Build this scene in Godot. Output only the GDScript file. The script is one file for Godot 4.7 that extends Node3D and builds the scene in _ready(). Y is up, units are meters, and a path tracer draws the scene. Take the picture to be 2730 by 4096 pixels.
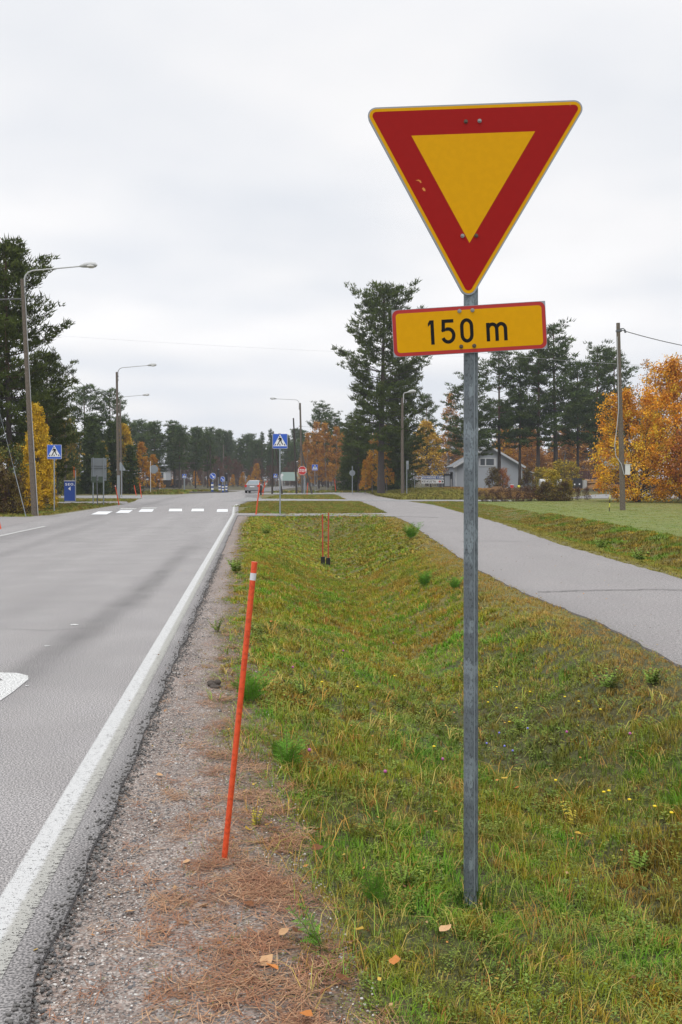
extends Node3D
# A country road verge in late autumn under an overcast sky: yield sign, snow stakes, ditch, cycle path, junction and forest.
# x to the right, y up, the camera looks along -z; "d" below is metres ahead of the camera (d = -z).

const NO := Vector2.ZERO
var rng := RandomNumberGenerator.new()
var M := {}
var used := {}
var nz := FastNoiseLite.new()
var nz2 := FastNoiseLite.new()

# ---------------------------------------------------------------- mesh building
class Mb:
	var v := PackedVector3Array()
	var n := PackedVector3Array()
	var c := PackedColorArray()
	var u := PackedVector2Array()
	var ix := PackedInt32Array()
	var col := Color.WHITE

	func vert(p: Vector3, nn: Vector3, uv := Vector2.ZERO) -> int:
		v.append(p)
		n.append(nn)
		c.append(col)
		u.append(uv)
		return v.size() - 1

	func face(a: int, b: int, e: int) -> void:      # counter-clockwise seen from outside
		ix.append(a)
		ix.append(e)
		ix.append(b)

	func tri(a: Vector3, b: Vector3, e: Vector3) -> void:
		var nn := (b - a).cross(e - a).normalized()
		var i := vert(a, nn)
		vert(b, nn)
		vert(e, nn)
		face(i, i + 1, i + 2)

	func quad(a: Vector3, b: Vector3, e: Vector3, d: Vector3) -> void:
		var nn := (e - a).cross(d - b).normalized()
		var i := vert(a, nn, Vector2(0, 0))
		vert(b, nn, Vector2(1, 0))
		vert(e, nn, Vector2(1, 1))
		vert(d, nn, Vector2(0, 1))
		face(i, i + 1, i + 2)
		face(i, i + 2, i + 3)

	func box(at: Vector3, size: Vector3, b := Basis()) -> void:
		var h := size / 2.0
		var x := b.x * h.x
		var y := b.y * h.y
		var z := b.z * h.z
		quad(at - x - y + z, at + x - y + z, at + x + y + z, at - x + y + z)
		quad(at + x - y - z, at - x - y - z, at - x + y - z, at + x + y - z)
		quad(at + x - y + z, at + x - y - z, at + x + y - z, at + x + y + z)
		quad(at - x - y - z, at - x - y + z, at - x + y + z, at - x + y - z)
		quad(at - x + y + z, at + x + y + z, at + x + y - z, at - x + y - z)
		quad(at - x - y - z, at + x - y - z, at + x - y + z, at - x - y + z)

	func tube(pts: Array, rad: Array, sides := 8, cap := true) -> void:
		var first := v.size()
		var m := pts.size()
		var side := Vector3.RIGHT
		for i in m:
			var p: Vector3 = pts[i]
			var q0: Vector3 = pts[maxi(i - 1, 0)]
			var q1: Vector3 = pts[mini(i + 1, m - 1)]
			var t := (q1 - q0).normalized()
			if i == 0:
				side = t.cross(Vector3(0.31, 0.2, 0.93)).normalized()
				if absf(t.dot(Vector3(0.31, 0.2, 0.93).normalized())) > 0.95:
					side = t.cross(Vector3.RIGHT).normalized()
			side = (side - t * side.dot(t)).normalized()
			var up := t.cross(side)
			var r: float = rad[i] if i < rad.size() else rad[-1]
			for k in sides + 1:
				var a := TAU * k / sides
				var o := side * cos(a) + up * sin(a)
				vert(p + o * r, o, Vector2(float(k) / sides, i))
		var w := sides + 1
		for i in m - 1:
			for k in sides:
				var a := first + i * w + k
				face(a, a + 1, a + w + 1)
				face(a, a + w + 1, a + w)
		if cap:
			for e in [0, m - 1]:
				var p: Vector3 = pts[e]
				var t: Vector3 = (pts[1] - pts[0]) if e == 0 else (pts[m - 1] - pts[m - 2])
				t = -t.normalized() if e == 0 else t.normalized()
				var ci := vert(p, t)
				var s := v.size()
				for k in sides + 1:
					vert(v[first + e * w + k], t)
				for k in sides:
					if e == 0:
						face(ci, s + k + 1, s + k)
					else:
						face(ci, s + k, s + k + 1)

	func plate(poly: PackedVector2Array, xf: Transform3D, z0: float, z1: float, back := true) -> void:
		var t := Geometry2D.triangulate_polygon(poly)
		var nz_ := xf.basis.z.normalized()
		for pass_ in (2 if back else 1):
			var z := z1 if pass_ == 0 else z0
			var s := v.size()
			for p in poly:
				vert(xf * Vector3(p.x, p.y, z), nz_ if pass_ == 0 else -nz_, p)
			for k in range(0, t.size(), 3):
				var a := poly[t[k]]
				var cr := (poly[t[k + 1]] - a).cross(poly[t[k + 2]] - a)
				if (cr > 0.0) == (pass_ == 0):
					face(s + t[k], s + t[k + 1], s + t[k + 2])
				else:
					face(s + t[k], s + t[k + 2], s + t[k + 1])
		if not back:
			return
		var cw := Geometry2D.is_polygon_clockwise(poly)      # with y up this is reversed, so test by area
		var area := 0.0
		for k in poly.size():
			area += poly[k].cross(poly[(k + 1) % poly.size()])
		for k in poly.size():
			var a := poly[k]
			var b := poly[(k + 1) % poly.size()]
			if area < 0.0:
				var s2 := a
				a = b
				b = s2
			quad(xf * Vector3(a.x, a.y, z0), xf * Vector3(b.x, b.y, z0), xf * Vector3(b.x, b.y, z1), xf * Vector3(a.x, a.y, z1))
		if cw:
			pass

	func ribbon(pts: Array, w: float, xf: Transform3D, z: float, closed := false) -> void:
		var m := pts.size()
		var L := []
		var R := []
		for i in m:
			var p: Vector2 = pts[i]
			var a: Vector2 = pts[(i - 1 + m) % m] if (closed or i > 0) else p
			var b: Vector2 = pts[(i + 1) % m] if (closed or i < m - 1) else p
			var t0 := (p - a).normalized()
			var t1 := (b - p).normalized()
			var t := (t0 + t1).normalized()
			var nn := Vector2(-t.y, t.x)
			var k := 1.0
			if t0 != Vector2.ZERO and t1 != Vector2.ZERO:
				k = 1.0 / maxf(0.5, nn.dot(Vector2(-t0.y, t0.x)))
			L.append(p + nn * w / 2.0 * k)
			R.append(p - nn * w / 2.0 * k)
		for i in (m if closed else m - 1):
			var j := (i + 1) % m
			var q := [R[i], R[j], L[j], L[i]]
			quad(xf * Vector3(q[0].x, q[0].y, z), xf * Vector3(q[1].x, q[1].y, z), xf * Vector3(q[2].x, q[2].y, z), xf * Vector3(q[3].x, q[3].y, z))

	func blob(at: Vector3, r: Vector3, rings := 5, seg := 8) -> void:
		var s := v.size()
		for i in rings + 1:
			var a := PI * i / rings
			for k in seg + 1:
				var b := TAU * k / seg
				var o := Vector3(sin(a) * cos(b), cos(a), sin(a) * sin(b))
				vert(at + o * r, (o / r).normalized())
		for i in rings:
			for k in seg:
				var a := s + i * (seg + 1) + k
				face(a, a + seg + 2, a + seg + 1)
				face(a, a + 1, a + seg + 2)

	func leaf(at: Vector3, x: Vector3, y: Vector3) -> void:       # a diamond-shaped leaf from its base along y
		var nn := x.cross(y).normalized()
		var i := vert(at, nn)
		vert(at + y * 0.5 + x, nn)
		vert(at + y, nn)
		vert(at + y * 0.5 - x, nn)
		face(i, i + 1, i + 2)
		face(i, i + 2, i + 3)

	func mesh(mat: Material) -> ArrayMesh:
		var a := []
		a.resize(Mesh.ARRAY_MAX)
		a[Mesh.ARRAY_VERTEX] = v
		a[Mesh.ARRAY_NORMAL] = n
		a[Mesh.ARRAY_COLOR] = c
		a[Mesh.ARRAY_TEX_UV] = u
		a[Mesh.ARRAY_INDEX] = ix
		var m := ArrayMesh.new()
		m.add_surface_from_arrays(Mesh.PRIMITIVE_TRIANGLES, a)
		m.surface_set_material(0, mat)
		return m


func numbered(called: String) -> String:
	var k: int = used.get(called, -1) + 1
	used[called] = k
	return called if k == 0 else "%s_%03d" % [called, k]

func thing(called: String, label: String, category: String, at := Vector3.ZERO, turn := 0.0, group := "") -> Node3D:
	var o := Node3D.new()
	o.name = numbered(called)
	add_child(o, true)
	o.position = at
	o.rotation.y = turn
	tag(o, label, category, group)
	return o

func tag(o: Node, label: String, category: String, group := "") -> void:
	o.set_meta("label", label)
	o.set_meta("category", category)
	if group:
		o.set_meta("group", group)

func part(called: String, b: Mb, mat: Material, parent: Node) -> MeshInstance3D:
	var o := MeshInstance3D.new()
	o.mesh = b.mesh(mat)
	o.name = called
	parent.add_child(o, true)
	return o

func solo(called: String, b: Mb, mat: Material, label: String, category: String, group := "") -> MeshInstance3D:
	var o := MeshInstance3D.new()
	o.mesh = b.mesh(mat)
	o.name = numbered(called)
	add_child(o, true)
	tag(o, label, category, group)
	return o

func setting(called: String, b: Mb, mat: Material, kind := "structure", label := "") -> MeshInstance3D:
	var o := MeshInstance3D.new()
	o.mesh = b.mesh(mat)
	o.name = numbered(called)
	add_child(o, true)
	o.set_meta("kind", kind)
	if label:
		o.set_meta("label", label)
	return o

func dup(root: Node3D, called: String, label: String, category: String, at: Vector3, turn: float, group := "") -> Node3D:
	var r: Node3D = root.duplicate()
	r.name = numbered(called)
	add_child(r, true)
	r.position = at
	r.rotation.y = turn
	if r.has_meta("group"):
		r.remove_meta("group")
	tag(r, label, category, group)
	return r

func rp(a: float, b: float) -> float:
	return rng.randf_range(a, b)

func lin(r: float, g: float, b: float) -> Color:     # a linear base colour for albedo_color
	return Color(r, g, b).linear_to_srgb()

func P(x: float, d: float, y := 0.0) -> Vector3:
	return Vector3(x, y, -d)

func curve(t: float, pts: Array) -> float:           # piecewise linear table of Vector2(d, value)
	if t <= pts[0].x:
		return pts[0].y
	for i in pts.size() - 1:
		if t <= pts[i + 1].x:
			return lerpf(pts[i].y, pts[i + 1].y, (t - pts[i].x) / (pts[i + 1].x - pts[i].x))
	return pts[-1].y

# ---------------------------------------------------------------- materials
func ramp(cols: Array, at: Array) -> Gradient:
	var g := Gradient.new()
	g.offsets = PackedFloat32Array(at)
	g.colors = PackedColorArray(cols)
	return g

func noise_tex(sd: int, type: int, freq: float, oct: int, g: Gradient, size := 512, bump := 0.0) -> NoiseTexture2D:
	var f := FastNoiseLite.new()
	f.seed = sd
	f.noise_type = type
	f.frequency = freq
	f.fractal_type = FastNoiseLite.FRACTAL_FBM if oct > 1 else FastNoiseLite.FRACTAL_NONE
	f.fractal_octaves = oct
	if type == FastNoiseLite.TYPE_CELLULAR:
		f.cellular_return_type = FastNoiseLite.RETURN_CELL_VALUE
	var t := NoiseTexture2D.new()
	t.width = size
	t.height = size
	t.seamless = true
	t.noise = f
	if bump > 0.0:
		t.as_normal_map = true
		t.bump_strength = bump
	elif g:
		t.color_ramp = g
	return t

func mat(called: String, c: Color, rough := 0.8, metal := 0.0) -> StandardMaterial3D:
	var m := StandardMaterial3D.new()
	m.resource_name = called
	m.albedo_color = c
	m.roughness = rough
	m.metallic = metal
	M[called] = m
	return m

func vmat(called: String, rough := 0.8) -> StandardMaterial3D:
	var m := mat(called, Color.WHITE, rough)
	m.vertex_color_use_as_albedo = true
	m.cull_mode = BaseMaterial3D.CULL_DISABLED
	return m

func tri(m: StandardMaterial3D, scale: float, t: Texture2D, world := true) -> StandardMaterial3D:
	m.albedo_texture = t
	m.uv1_triplanar = true
	m.uv1_world_triplanar = world
	m.uv1_scale = Vector3.ONE * scale
	return m

func materials() -> void:
	var gry := func(a: float, w := 0.0) -> Color: return Color(a + w, a + w * 0.3, a - w * 0.2)
	var asphalt := noise_tex(3, FastNoiseLite.TYPE_SIMPLEX, 0.19, 2, ramp([gry.call(0.46), gry.call(0.72), gry.call(0.76), gry.call(0.80), gry.call(1.0, 0.02)], [0.20, 0.34, 0.50, 0.62, 0.76]), 1024)
	var blotch := noise_tex(9, FastNoiseLite.TYPE_SIMPLEX, 0.012, 4, ramp([gry.call(0.965), gry.call(1.0)], [0.25, 0.75]), 512)
	for k in [["road", 0.36], ["path", 0.42]]:
		var m := tri(vmat(k[0], 0.85), k[1], asphalt)
		m.cull_mode = BaseMaterial3D.CULL_BACK
		m.detail_enabled = true
		m.detail_blend_mode = BaseMaterial3D.BLEND_MODE_MUL
		m.detail_albedo = blotch if k[0] == "road" else noise_tex(10, FastNoiseLite.TYPE_SIMPLEX, 0.13, 4, ramp([gry.call(0.84), gry.call(0.97), gry.call(1.0)], [0.25, 0.5, 0.75]), 512)
		m.detail_uv_layer = BaseMaterial3D.DETAIL_UV_2
		m.uv2_triplanar = true
		m.uv2_world_triplanar = true
		m.uv2_scale = Vector3.ONE * (0.11 if k[0] == "road" else 0.29)
	var gravel := noise_tex(21, FastNoiseLite.TYPE_CELLULAR, 0.11, 1, ramp([Color(0.36, 0.34, 0.33), Color(0.55, 0.49, 0.455), Color(0.64, 0.57, 0.535), Color(0.60, 0.585, 0.57), Color(0.80, 0.76, 0.73)], [0.0, 0.3, 0.55, 0.8, 1.0]), 1024)
	var g := tri(vmat("gravel", 0.95), 1.1, gravel)
	g.heightmap_enabled = true
	g.heightmap_texture = noise_tex(22, FastNoiseLite.TYPE_CELLULAR, 0.11, 1, null, 512)
	g.heightmap_scale = 0.6
	var soil := noise_tex(31, FastNoiseLite.TYPE_SIMPLEX, 0.05, 4, ramp([Color(0.62, 0.6, 0.55), Color(1, 1, 1)], [0.25, 0.75]), 1024)
	tri(vmat("ground", 0.95), 0.5, soil)
	vmat("grass", 0.65).backlight_enabled = true
	M.grass.backlight = Color(0.22, 0.22, 0.10)
	vmat("leaf", 0.6).backlight_enabled = true
	M.leaf.backlight = Color(0.35, 0.28, 0.10)
	vmat("needle", 0.7)
	M.needle.backlight_enabled = true
	M.needle.backlight = Color(0.16, 0.20, 0.08)
	for k in ["grass", "leaf", "needle"]:
		M[k].metallic_specular = 0.15
	vmat("plain", 0.8)
	vmat("litter", 0.9)
	tri(vmat("bark", 0.95), 1.2, noise_tex(41, FastNoiseLite.TYPE_SIMPLEX, 0.04, 4, ramp([Color(0.5, 0.5, 0.5), Color(1, 1, 1)], [0.3, 0.65])), false).uv1_scale = Vector3(2.2, 0.5, 2.2)
	tri(mat("pole_wood", lin(0.20, 0.17, 0.14), 0.9), 1.0, noise_tex(42, FastNoiseLite.TYPE_SIMPLEX, 0.05, 4, ramp([Color(0.6, 0.57, 0.53), Color(1, 1, 1)], [0.3, 0.7])), false).uv1_scale = Vector3(4, 0.25, 4)
	tri(mat("dark_wood", lin(0.07, 0.06, 0.05), 0.9), 1.0, M.pole_wood.albedo_texture, false).uv1_scale = Vector3(4, 0.25, 4)
	# galvanised steel: pale zinc flakes on grey
	var zinc := tri(mat("zinc", Color.WHITE, 0.55, 0.15), 0.9, noise_tex(51, FastNoiseLite.TYPE_CELLULAR, 0.035, 1, ramp([Color(0.36, 0.39, 0.41), Color(0.39, 0.425, 0.45), Color(0.425, 0.465, 0.49), Color(0.52, 0.565, 0.59)], [0.0, 0.55, 0.75, 1.0])), false)
	zinc.uv1_scale = Vector3(2.2, 1.0, 2.2)
	zinc.detail_enabled = true
	zinc.detail_blend_mode = BaseMaterial3D.BLEND_MODE_MUL
	zinc.detail_albedo = noise_tex(52, FastNoiseLite.TYPE_SIMPLEX, 0.03, 3, ramp([Color(0.72, 0.72, 0.72), Color(1, 1, 1)], [0.2, 0.42]), 512)
	zinc.detail_uv_layer = BaseMaterial3D.DETAIL_UV_2
	zinc.uv2_triplanar = true
	zinc.uv2_scale = Vector3(6, 2.5, 6)
	mat("zinc_far", lin(0.27, 0.30, 0.33), 0.5, 0.2)
	mat("zinc_dark", lin(0.12, 0.13, 0.14), 0.5, 0.2)
	mat("lamp_grey", lin(0.45, 0.46, 0.46), 0.5)
	mat("lamp_glass", lin(0.62, 0.62, 0.60), 0.2)
	# retroreflective sign sheeting, a little weathered
	var worn := noise_tex(61, FastNoiseLite.TYPE_SIMPLEX, 0.02, 5, ramp([Color(0.985, 0.985, 0.985), Color(1, 1, 1)], [0.3, 0.7]), 512)
	for k in [["sign_yellow", lin(0.64, 0.32, 0.002)], ["sign_red", lin(0.30, 0.010, 0.009)], ["sign_black", lin(0.012, 0.012, 0.012)], ["sign_orange", lin(0.62, 0.035, 0.013)]]:
		var m := tri(mat(k[0], k[1], 0.38), 2.0, worn, false)
		m.metallic_specular = 0.22
	mat("sign_blue", lin(0.02, 0.10, 0.52), 0.4)
	mat("sign_blue_dark", lin(0.018, 0.06, 0.25), 0.4)
	mat("sign_white", lin(0.75, 0.76, 0.77), 0.45)
	mat("board_blue", lin(0.012, 0.055, 0.28), 0.4)
	mat("stop_red", lin(0.55, 0.03, 0.03), 0.4)
	mat("stake", lin(0.72, 0.085, 0.022), 0.45)
	tri(M.stake, 3.0, noise_tex(66, FastNoiseLite.TYPE_SIMPLEX, 0.02, 5, ramp([Color(0.86, 0.83, 0.80), Color(1, 1, 1)], [0.22, 0.5]), 512), false)
	mat("stake_dark", lin(0.50, 0.05, 0.03), 0.5)
	mat("tape", lin(0.62, 0.63, 0.66), 0.4)
	mat("wire", lin(0.10, 0.10, 0.105), 0.6)
	mat("wire_pale", lin(0.40, 0.41, 0.42), 0.6)
	mat("black", lin(0.015, 0.015, 0.016), 0.6)
	mat("rubber", lin(0.02, 0.02, 0.02), 0.8)
	mat("bolt", lin(0.30, 0.30, 0.29), 0.35, 0.7)
	mat("bolt_rusty", lin(0.10, 0.075, 0.055), 0.7, 0.2)
	var cp := mat("car_paint", lin(0.30, 0.30, 0.31), 0.3, 0.5)
	cp.clearcoat_enabled = true
	cp.clearcoat = 0.8
	mat("car_glass", lin(0.16, 0.20, 0.22), 0.08)
	mat("tail_red", lin(0.60, 0.02, 0.015), 0.25)
	tri(mat("house_wall", lin(0.42, 0.45, 0.50), 0.85), 0.6, worn)
	mat("house_trim", lin(0.60, 0.62, 0.65), 0.7)
	mat("roof_dark", lin(0.16, 0.17, 0.18), 0.8)
	mat("window_glass", lin(0.06, 0.075, 0.09), 0.1)
	mat("concrete", lin(0.36, 0.36, 0.35), 0.9)
	mat("log", lin(0.33, 0.19, 0.09), 0.9)
	mat("barn_red", lin(0.085, 0.04, 0.035), 0.9)
	mat("tarp", lin(0.02, 0.022, 0.026), 0.5)
	tri(mat("paint_spot", lin(0.66, 0.66, 0.65), 0.85), 1.5, noise_tex(63, FastNoiseLite.TYPE_SIMPLEX, 0.06, 4, ramp([Color(0.55, 0.55, 0.55), Color(0.92, 0.92, 0.91), Color(1, 1, 1)], [0.28, 0.40, 0.7]), 512))

# ---------------------------------------------------------------- the lie of the land
func line_x(d: float) -> float:          # left side of the right-hand edge line
	return -0.97 - 0.0837 * d

func edge_x(d: float) -> float:          # right edge of the asphalt
	return line_x(d) + 0.28 + 0.035 * nz.get_noise_2d(d * 60.0, 3.0) + 0.02 * nz.get_noise_2d(d * 300.0, 9.0)

func path_l(d: float) -> float:
	return curve(d, [Vector2(2, 3.4), Vector2(9, 2.95), Vector2(11.5, 2.90), Vector2(14.5, 2.6), Vector2(18.3, 2.43), Vector2(27, 2.45), Vector2(38, 2.5), Vector2(48, 2.2), Vector2(60, 1.9), Vector2(76, 1.3), Vector2(83, 0.3), Vector2(113, -0.85), Vector2(124, -2.5)]) + 0.06 * nz.get_noise_2d(d * 40.0, 50.0) + 0.05 * nz2.get_noise_2d(d * 160.0, 20.0)

func path_r(d: float) -> float:
	return curve(d, [Vector2(2, 6.3), Vector2(16.7, 5.45), Vector2(26, 5.35), Vector2(38, 5.75), Vector2(64, 5.7), Vector2(78, 4.5), Vector2(96, 3.3), Vector2(124, 2.8)]) + 0.07 * nz.get_noise_2d(d * 40.0, 90.0) + 0.05 * nz2.get_noise_2d(d * 160.0, 60.0)

func ditch_x(d: float) -> float:
	return curve(d, [Vector2(3, 1.55), Vector2(9, 1.15), Vector2(16, 0.6), Vector2(29, -0.25), Vector2(42, -0.6)])

func ss(a: float, b: float, t: float) -> float:
	return smoothstep(a, b, t)

func gh(x: float, d: float) -> float:    # height of the ground
	var h := -0.03
	var e := line_x(d) + 0.28
	var pl := path_l(d)
	var pr := path_r(d)
	if d < 47.0 and x > e - 0.3 and x < pl + 0.3:
		var s := e + 0.85
		var b := clampf(ditch_x(d), s + 0.5, pl - 0.8)
		var deep := curve(d, [Vector2(3, -0.42), Vector2(5, -0.44), Vector2(9, -0.60), Vector2(18, -0.74), Vector2(34, -0.92), Vector2(41.5, -0.92), Vector2(44.6, -0.04)])
		if x < s:
			h = lerpf(-0.035, -0.06, clampf((x - e) / 0.85, 0, 1))
		elif x < b:
			h = lerpf(-0.06, deep, lerpf((x - s) / (b - s), ss(0, 1, (x - s) / (b - s)), 0.45))
		else:
			h = lerpf(deep, -0.03, lerpf(clampf((x - b) / (pl - 0.35 - b), 0, 1), ss(0, 1, clampf((x - b) / (pl - 0.35 - b), 0, 1)), 0.45))
		if x > s:
			h += (0.05 * nz.get_noise_2d(x * 45.0, d * 45.0) + 0.02 * nz2.get_noise_2d(x * 200.0, d * 200.0)) * ss(0, 0.5, x - s) * ss(0, 0.6, pl - x)
	elif x >= pr - 0.3:
		var t := x - pr
		var k := 1.0 - ss(44, 62, d)
		h = -0.03 - 0.30 * k * ss(0.2, 1.7, t) + 0.36 * k * ss(1.9, 3.9, t)
		h += 0.06 * nz.get_noise_2d(x * 25.0, d * 25.0) * ss(0.3, 1.2, t) * (1.0 - 0.75 * ss(3.0, 4.0, t))
		h += 0.10 * ss(60, 75, d) * ss(5, 12, t)
		if d > 82.0 and x > 5.0:
			h += 0.35 * ss(82, 92, d) * ss(5, 9, x) * (1.0 - ss(14, 18, x))
	elif x < e - 9.0:
		h = -0.03 + 0.05 * nz.get_noise_2d(x * 20.0, d * 20.0)
	return h

func ground_col(x: float, d: float) -> Color:
	var a := nz.get_noise_2d(x * 30.0, d * 30.0) * 0.5 + 0.5
	var b := nz2.get_noise_2d(x * 110.0, d * 60.0) * 0.5 + 0.5
	var c := Color(0.19, 0.165, 0.045).lerp(Color(0.15, 0.18, 0.04), a).lerp(Color(0.26, 0.18, 0.065), b * 0.5)
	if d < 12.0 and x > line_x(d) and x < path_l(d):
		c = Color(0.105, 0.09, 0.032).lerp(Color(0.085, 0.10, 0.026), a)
	var pr := path_r(d)
	if x > pr + 3.3 and d < 80.0:
		c = Color(0.25, 0.27, 0.06).lerp(Color(0.18, 0.25, 0.055), a).lerp(Color(0.33, 0.23, 0.085), 0.6 * ss(9, 22, x) * b)
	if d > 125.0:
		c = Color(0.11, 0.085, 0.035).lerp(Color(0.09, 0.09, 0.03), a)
	return c

func sheet(b: Mb, L: Array, R: Array, y: float, across := 1, skirt := 0.09, tint = null) -> void:
	# a strip between two lines of Vector2(x, d), with edges that go down into the ground
	var w := across + 1
	var first := b.v.size()
	for i in L.size():
		for k in w:
			var p: Vector2 = L[i].lerp(R[i], float(k) / across)
			if tint != null:
				b.col = tint.call(p.x, p.y, float(k) / across)
			b.vert(P(p.x, p.y, y), Vector3.UP, p)
	for i in L.size() - 1:
		for k in across:
			var a := first + i * w + k
			b.face(a, a + 1, a + w + 1)
			b.face(a, a + w + 1, a + w)
	if skirt > 0.0:
		for i in L.size() - 1:
			b.quad(P(R[i].x, R[i].y, y - skirt), P(R[i + 1].x, R[i + 1].y, y - skirt), P(R[i + 1].x, R[i + 1].y, y), P(R[i].x, R[i].y, y))
			b.quad(P(L[i + 1].x, L[i + 1].y, y - skirt), P(L[i].x, L[i].y, y - skirt), P(L[i].x, L[i].y, y), P(L[i + 1].x, L[i + 1].y, y))

func steps(a: float, b: float, s: float, grow := 1.0) -> Array:
	var r := [a]
	while r[-1] < b:
		r.append(minf(b, r[-1] + s))
		s *= grow
	return r

func v2s(a: Array) -> Array:
	var r := []
	for i in range(0, a.size(), 2):
		r.append(Vector2(a[i], a[i + 1]))
	return r

# ---------------------------------------------------------------- build
func _ready() -> void:
	rng.seed = 20
	nz.seed = 5
	nz.frequency = 0.02
	nz.fractal_octaves = 3
	nz2.seed = 8
	nz2.frequency = 0.02
	nz2.fractal_octaves = 3
	# camera: level, 1.6 m above the road, lens shifted so that the horizon lies a little above the middle
	var cam := Camera3D.new()
	cam.name = "camera"
	cam.projection = Camera3D.PROJECTION_FRUSTUM
	cam.near = 0.1
	cam.far = 4000.0
	cam.size = 0.1 * 2353.0 / 2400.0
	cam.frustum_offset = Vector2(0, -0.1 * 76.5 / 2400.0)
	cam.position = Vector3(0, 1.6, 0)
	add_child(cam)
	cam.current = true
	var we := WorldEnvironment.new()
	we.name = "world_environment"
	var env := Environment.new()
	env.background_mode = Environment.BG_SKY
	env.sky = Sky.new()
	env.sky.sky_material = sky_material()
	env.tonemap_mode = Environment.TONE_MAPPER_LINEAR
	env.tonemap_exposure = 1.0
	env.sdfgi_enabled = true
	env.ssao_enabled = true
	env.ssil_enabled = true
	env.fog_enabled = true
	env.fog_density = 0.0004
	env.fog_light_color = Color(0.86, 0.88, 0.92)
	we.environment = env
	add_child(we)
	var sun := DirectionalLight3D.new()
	sun.name = "overcast_sun"
	sun.light_energy = 0.5
	sun.light_angular_distance = 40.0
	sun.light_color = Color(1.0, 0.975, 0.94)
	sun.shadow_enabled = true
	sun.rotation_degrees = Vector3(-58, -25, 0)
	add_child(sun)
	materials()
	land()
	roads()
	yield_sign()
	stakes()
	poles()
	signs()
	car()
	yard()
	woods()
	gravel_and_litter()
	greenery()

func sky_material() -> Material:
	var w := 1024
	var h := 512
	var im := Image.create_empty(w, h, false, Image.FORMAT_RGBF)
	var f := FastNoiseLite.new()
	f.seed = 77
	f.frequency = 1.0
	f.fractal_octaves = 5
	var f2 := FastNoiseLite.new()
	f2.seed = 12
	f2.frequency = 1.0
	f2.fractal_octaves = 3
	for j in h:
		var el := PI * (0.5 - (j + 0.5) / h)
		var s := sin(el)
		for i in w:
			var az := TAU * (i + 0.5) / w
			# clouds on a flat layer: seen ever flatter towards the horizon
			var k := 1.0 / maxf(0.10, absf(s) + 0.07)
			var q := Vector2(sin(az), cos(az)) * cos(el) * k
			var a := f.get_noise_2d(q.x * 0.55, q.y * 0.55)
			var b := f2.get_noise_2d(q.x * 0.16 + 7.0, q.y * 0.16)
			var v := 0.885 + 0.14 * a + 0.16 * b
			v *= 1.0 + 0.95 * ss(0.38, 0.95, s)           # an overcast sky is brighter overhead
			v = lerpf(v, 0.93, 0.75 * (1.0 - ss(0.0, 0.16, s)))
			var blue := clampf(0.5 - 1.1 * a - 0.7 * b, 0.0, 1.0)
			var c := Color(v * lerpf(1.0, 0.925, blue), v * lerpf(1.0, 0.968, blue), v * lerpf(1.015, 1.04, blue))
			if s < 0.0:
				c = Color(0.30, 0.28, 0.24)
			im.set_pixel(i, j, c)
	var m := PanoramaSkyMaterial.new()
	m.panorama = ImageTexture.create_from_image(im)
	return m

func land() -> void:
	var xs := []
	for x in steps(-900, -60, 60, 0.93):
		xs.append(x)
	xs.append_array(steps(-58, -8, 2.0))
	xs.append_array(steps(-7.8, 11.8, 0.14))
	xs.append_array(steps(12, 60, 1.0))
	xs.append_array(steps(64, 900, 6, 1.2))
	var ds := steps(-40, 1.5, 4.0)
	ds.append_array(steps(1.7, 48, 0.16, 1.008))
	ds.append_array(steps(48.5, 140, 1.0))
	ds.append_array(steps(145, 1600, 8, 1.15))
	var b := Mb.new()
	var w := xs.size()
	for d in ds:
		for x in xs:
			var y := gh(x, d)
			var e := 0.05
			var nn := Vector3(gh(x - e, d) - gh(x + e, d), 2.0 * e, gh(x, d + e) - gh(x, d - e)) if (d < 60.0 and absf(x) < 13.0) else Vector3.UP
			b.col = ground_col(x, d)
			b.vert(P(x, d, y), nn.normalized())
	for i in ds.size() - 1:
		for k in w - 1:
			var a := i * w + k
			b.face(a, a + 1, a + w + 1)
			b.face(a, a + w + 1, a + w)
	setting("ground", b, M.ground)

func road_tint(x: float, d: float, _t: float) -> Color:
	var o := x - line_x(d)
	var c := 0.45
	# wheel tracks polished lighter, oil streak between them, dark stain along the outer track, all fading at random
	c *= 1.0 + 0.06 * exp(-pow((o + 2.4) / 0.35, 2.0)) + 0.05 * exp(-pow((o + 0.45) / 0.2, 2.0))
	var so := curve(d, [Vector2(6, -1.05), Vector2(8.7, -0.92), Vector2(14.2, -0.62), Vector2(24, -0.5)])
	c *= 1.0 - 0.40 * exp(-pow((o - so) / 0.19, 4.0)) * ss(6.5, 9, d) * (1.0 - ss(20, 34, d)) * (0.8 + 0.5 * nz.get_noise_2d(x * 100.0, d * 30.0))
	c *= 1.0 - 0.20 * exp(-pow((o + 5.7) / 0.5, 2.0)) * ss(18, 26, d)
	c *= 1.0 - 0.16 * exp(-pow((o + 3.9 + 0.02 * d) / 0.22, 2.0)) * ss(14, 20, d) * (1.0 - ss(34, 46, d))
	c *= 1.0 - 0.04 * ss(0.18, 0.5, nz.get_noise_2d(o * 22.0 + 11.0, d * 5.0))
	c *= 1.0 + 0.07 * nz2.get_noise_2d(o * 75.0, d * 2.0) + 0.02 * nz.get_noise_2d(o * 40.0 + 70.0, d * 12.0)
	if o > 0.17:
		c *= 0.80
	if o > 0.24:
		c *= 0.72
	return Color(c * 1.04, c * 0.99, c * 0.975)

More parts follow.
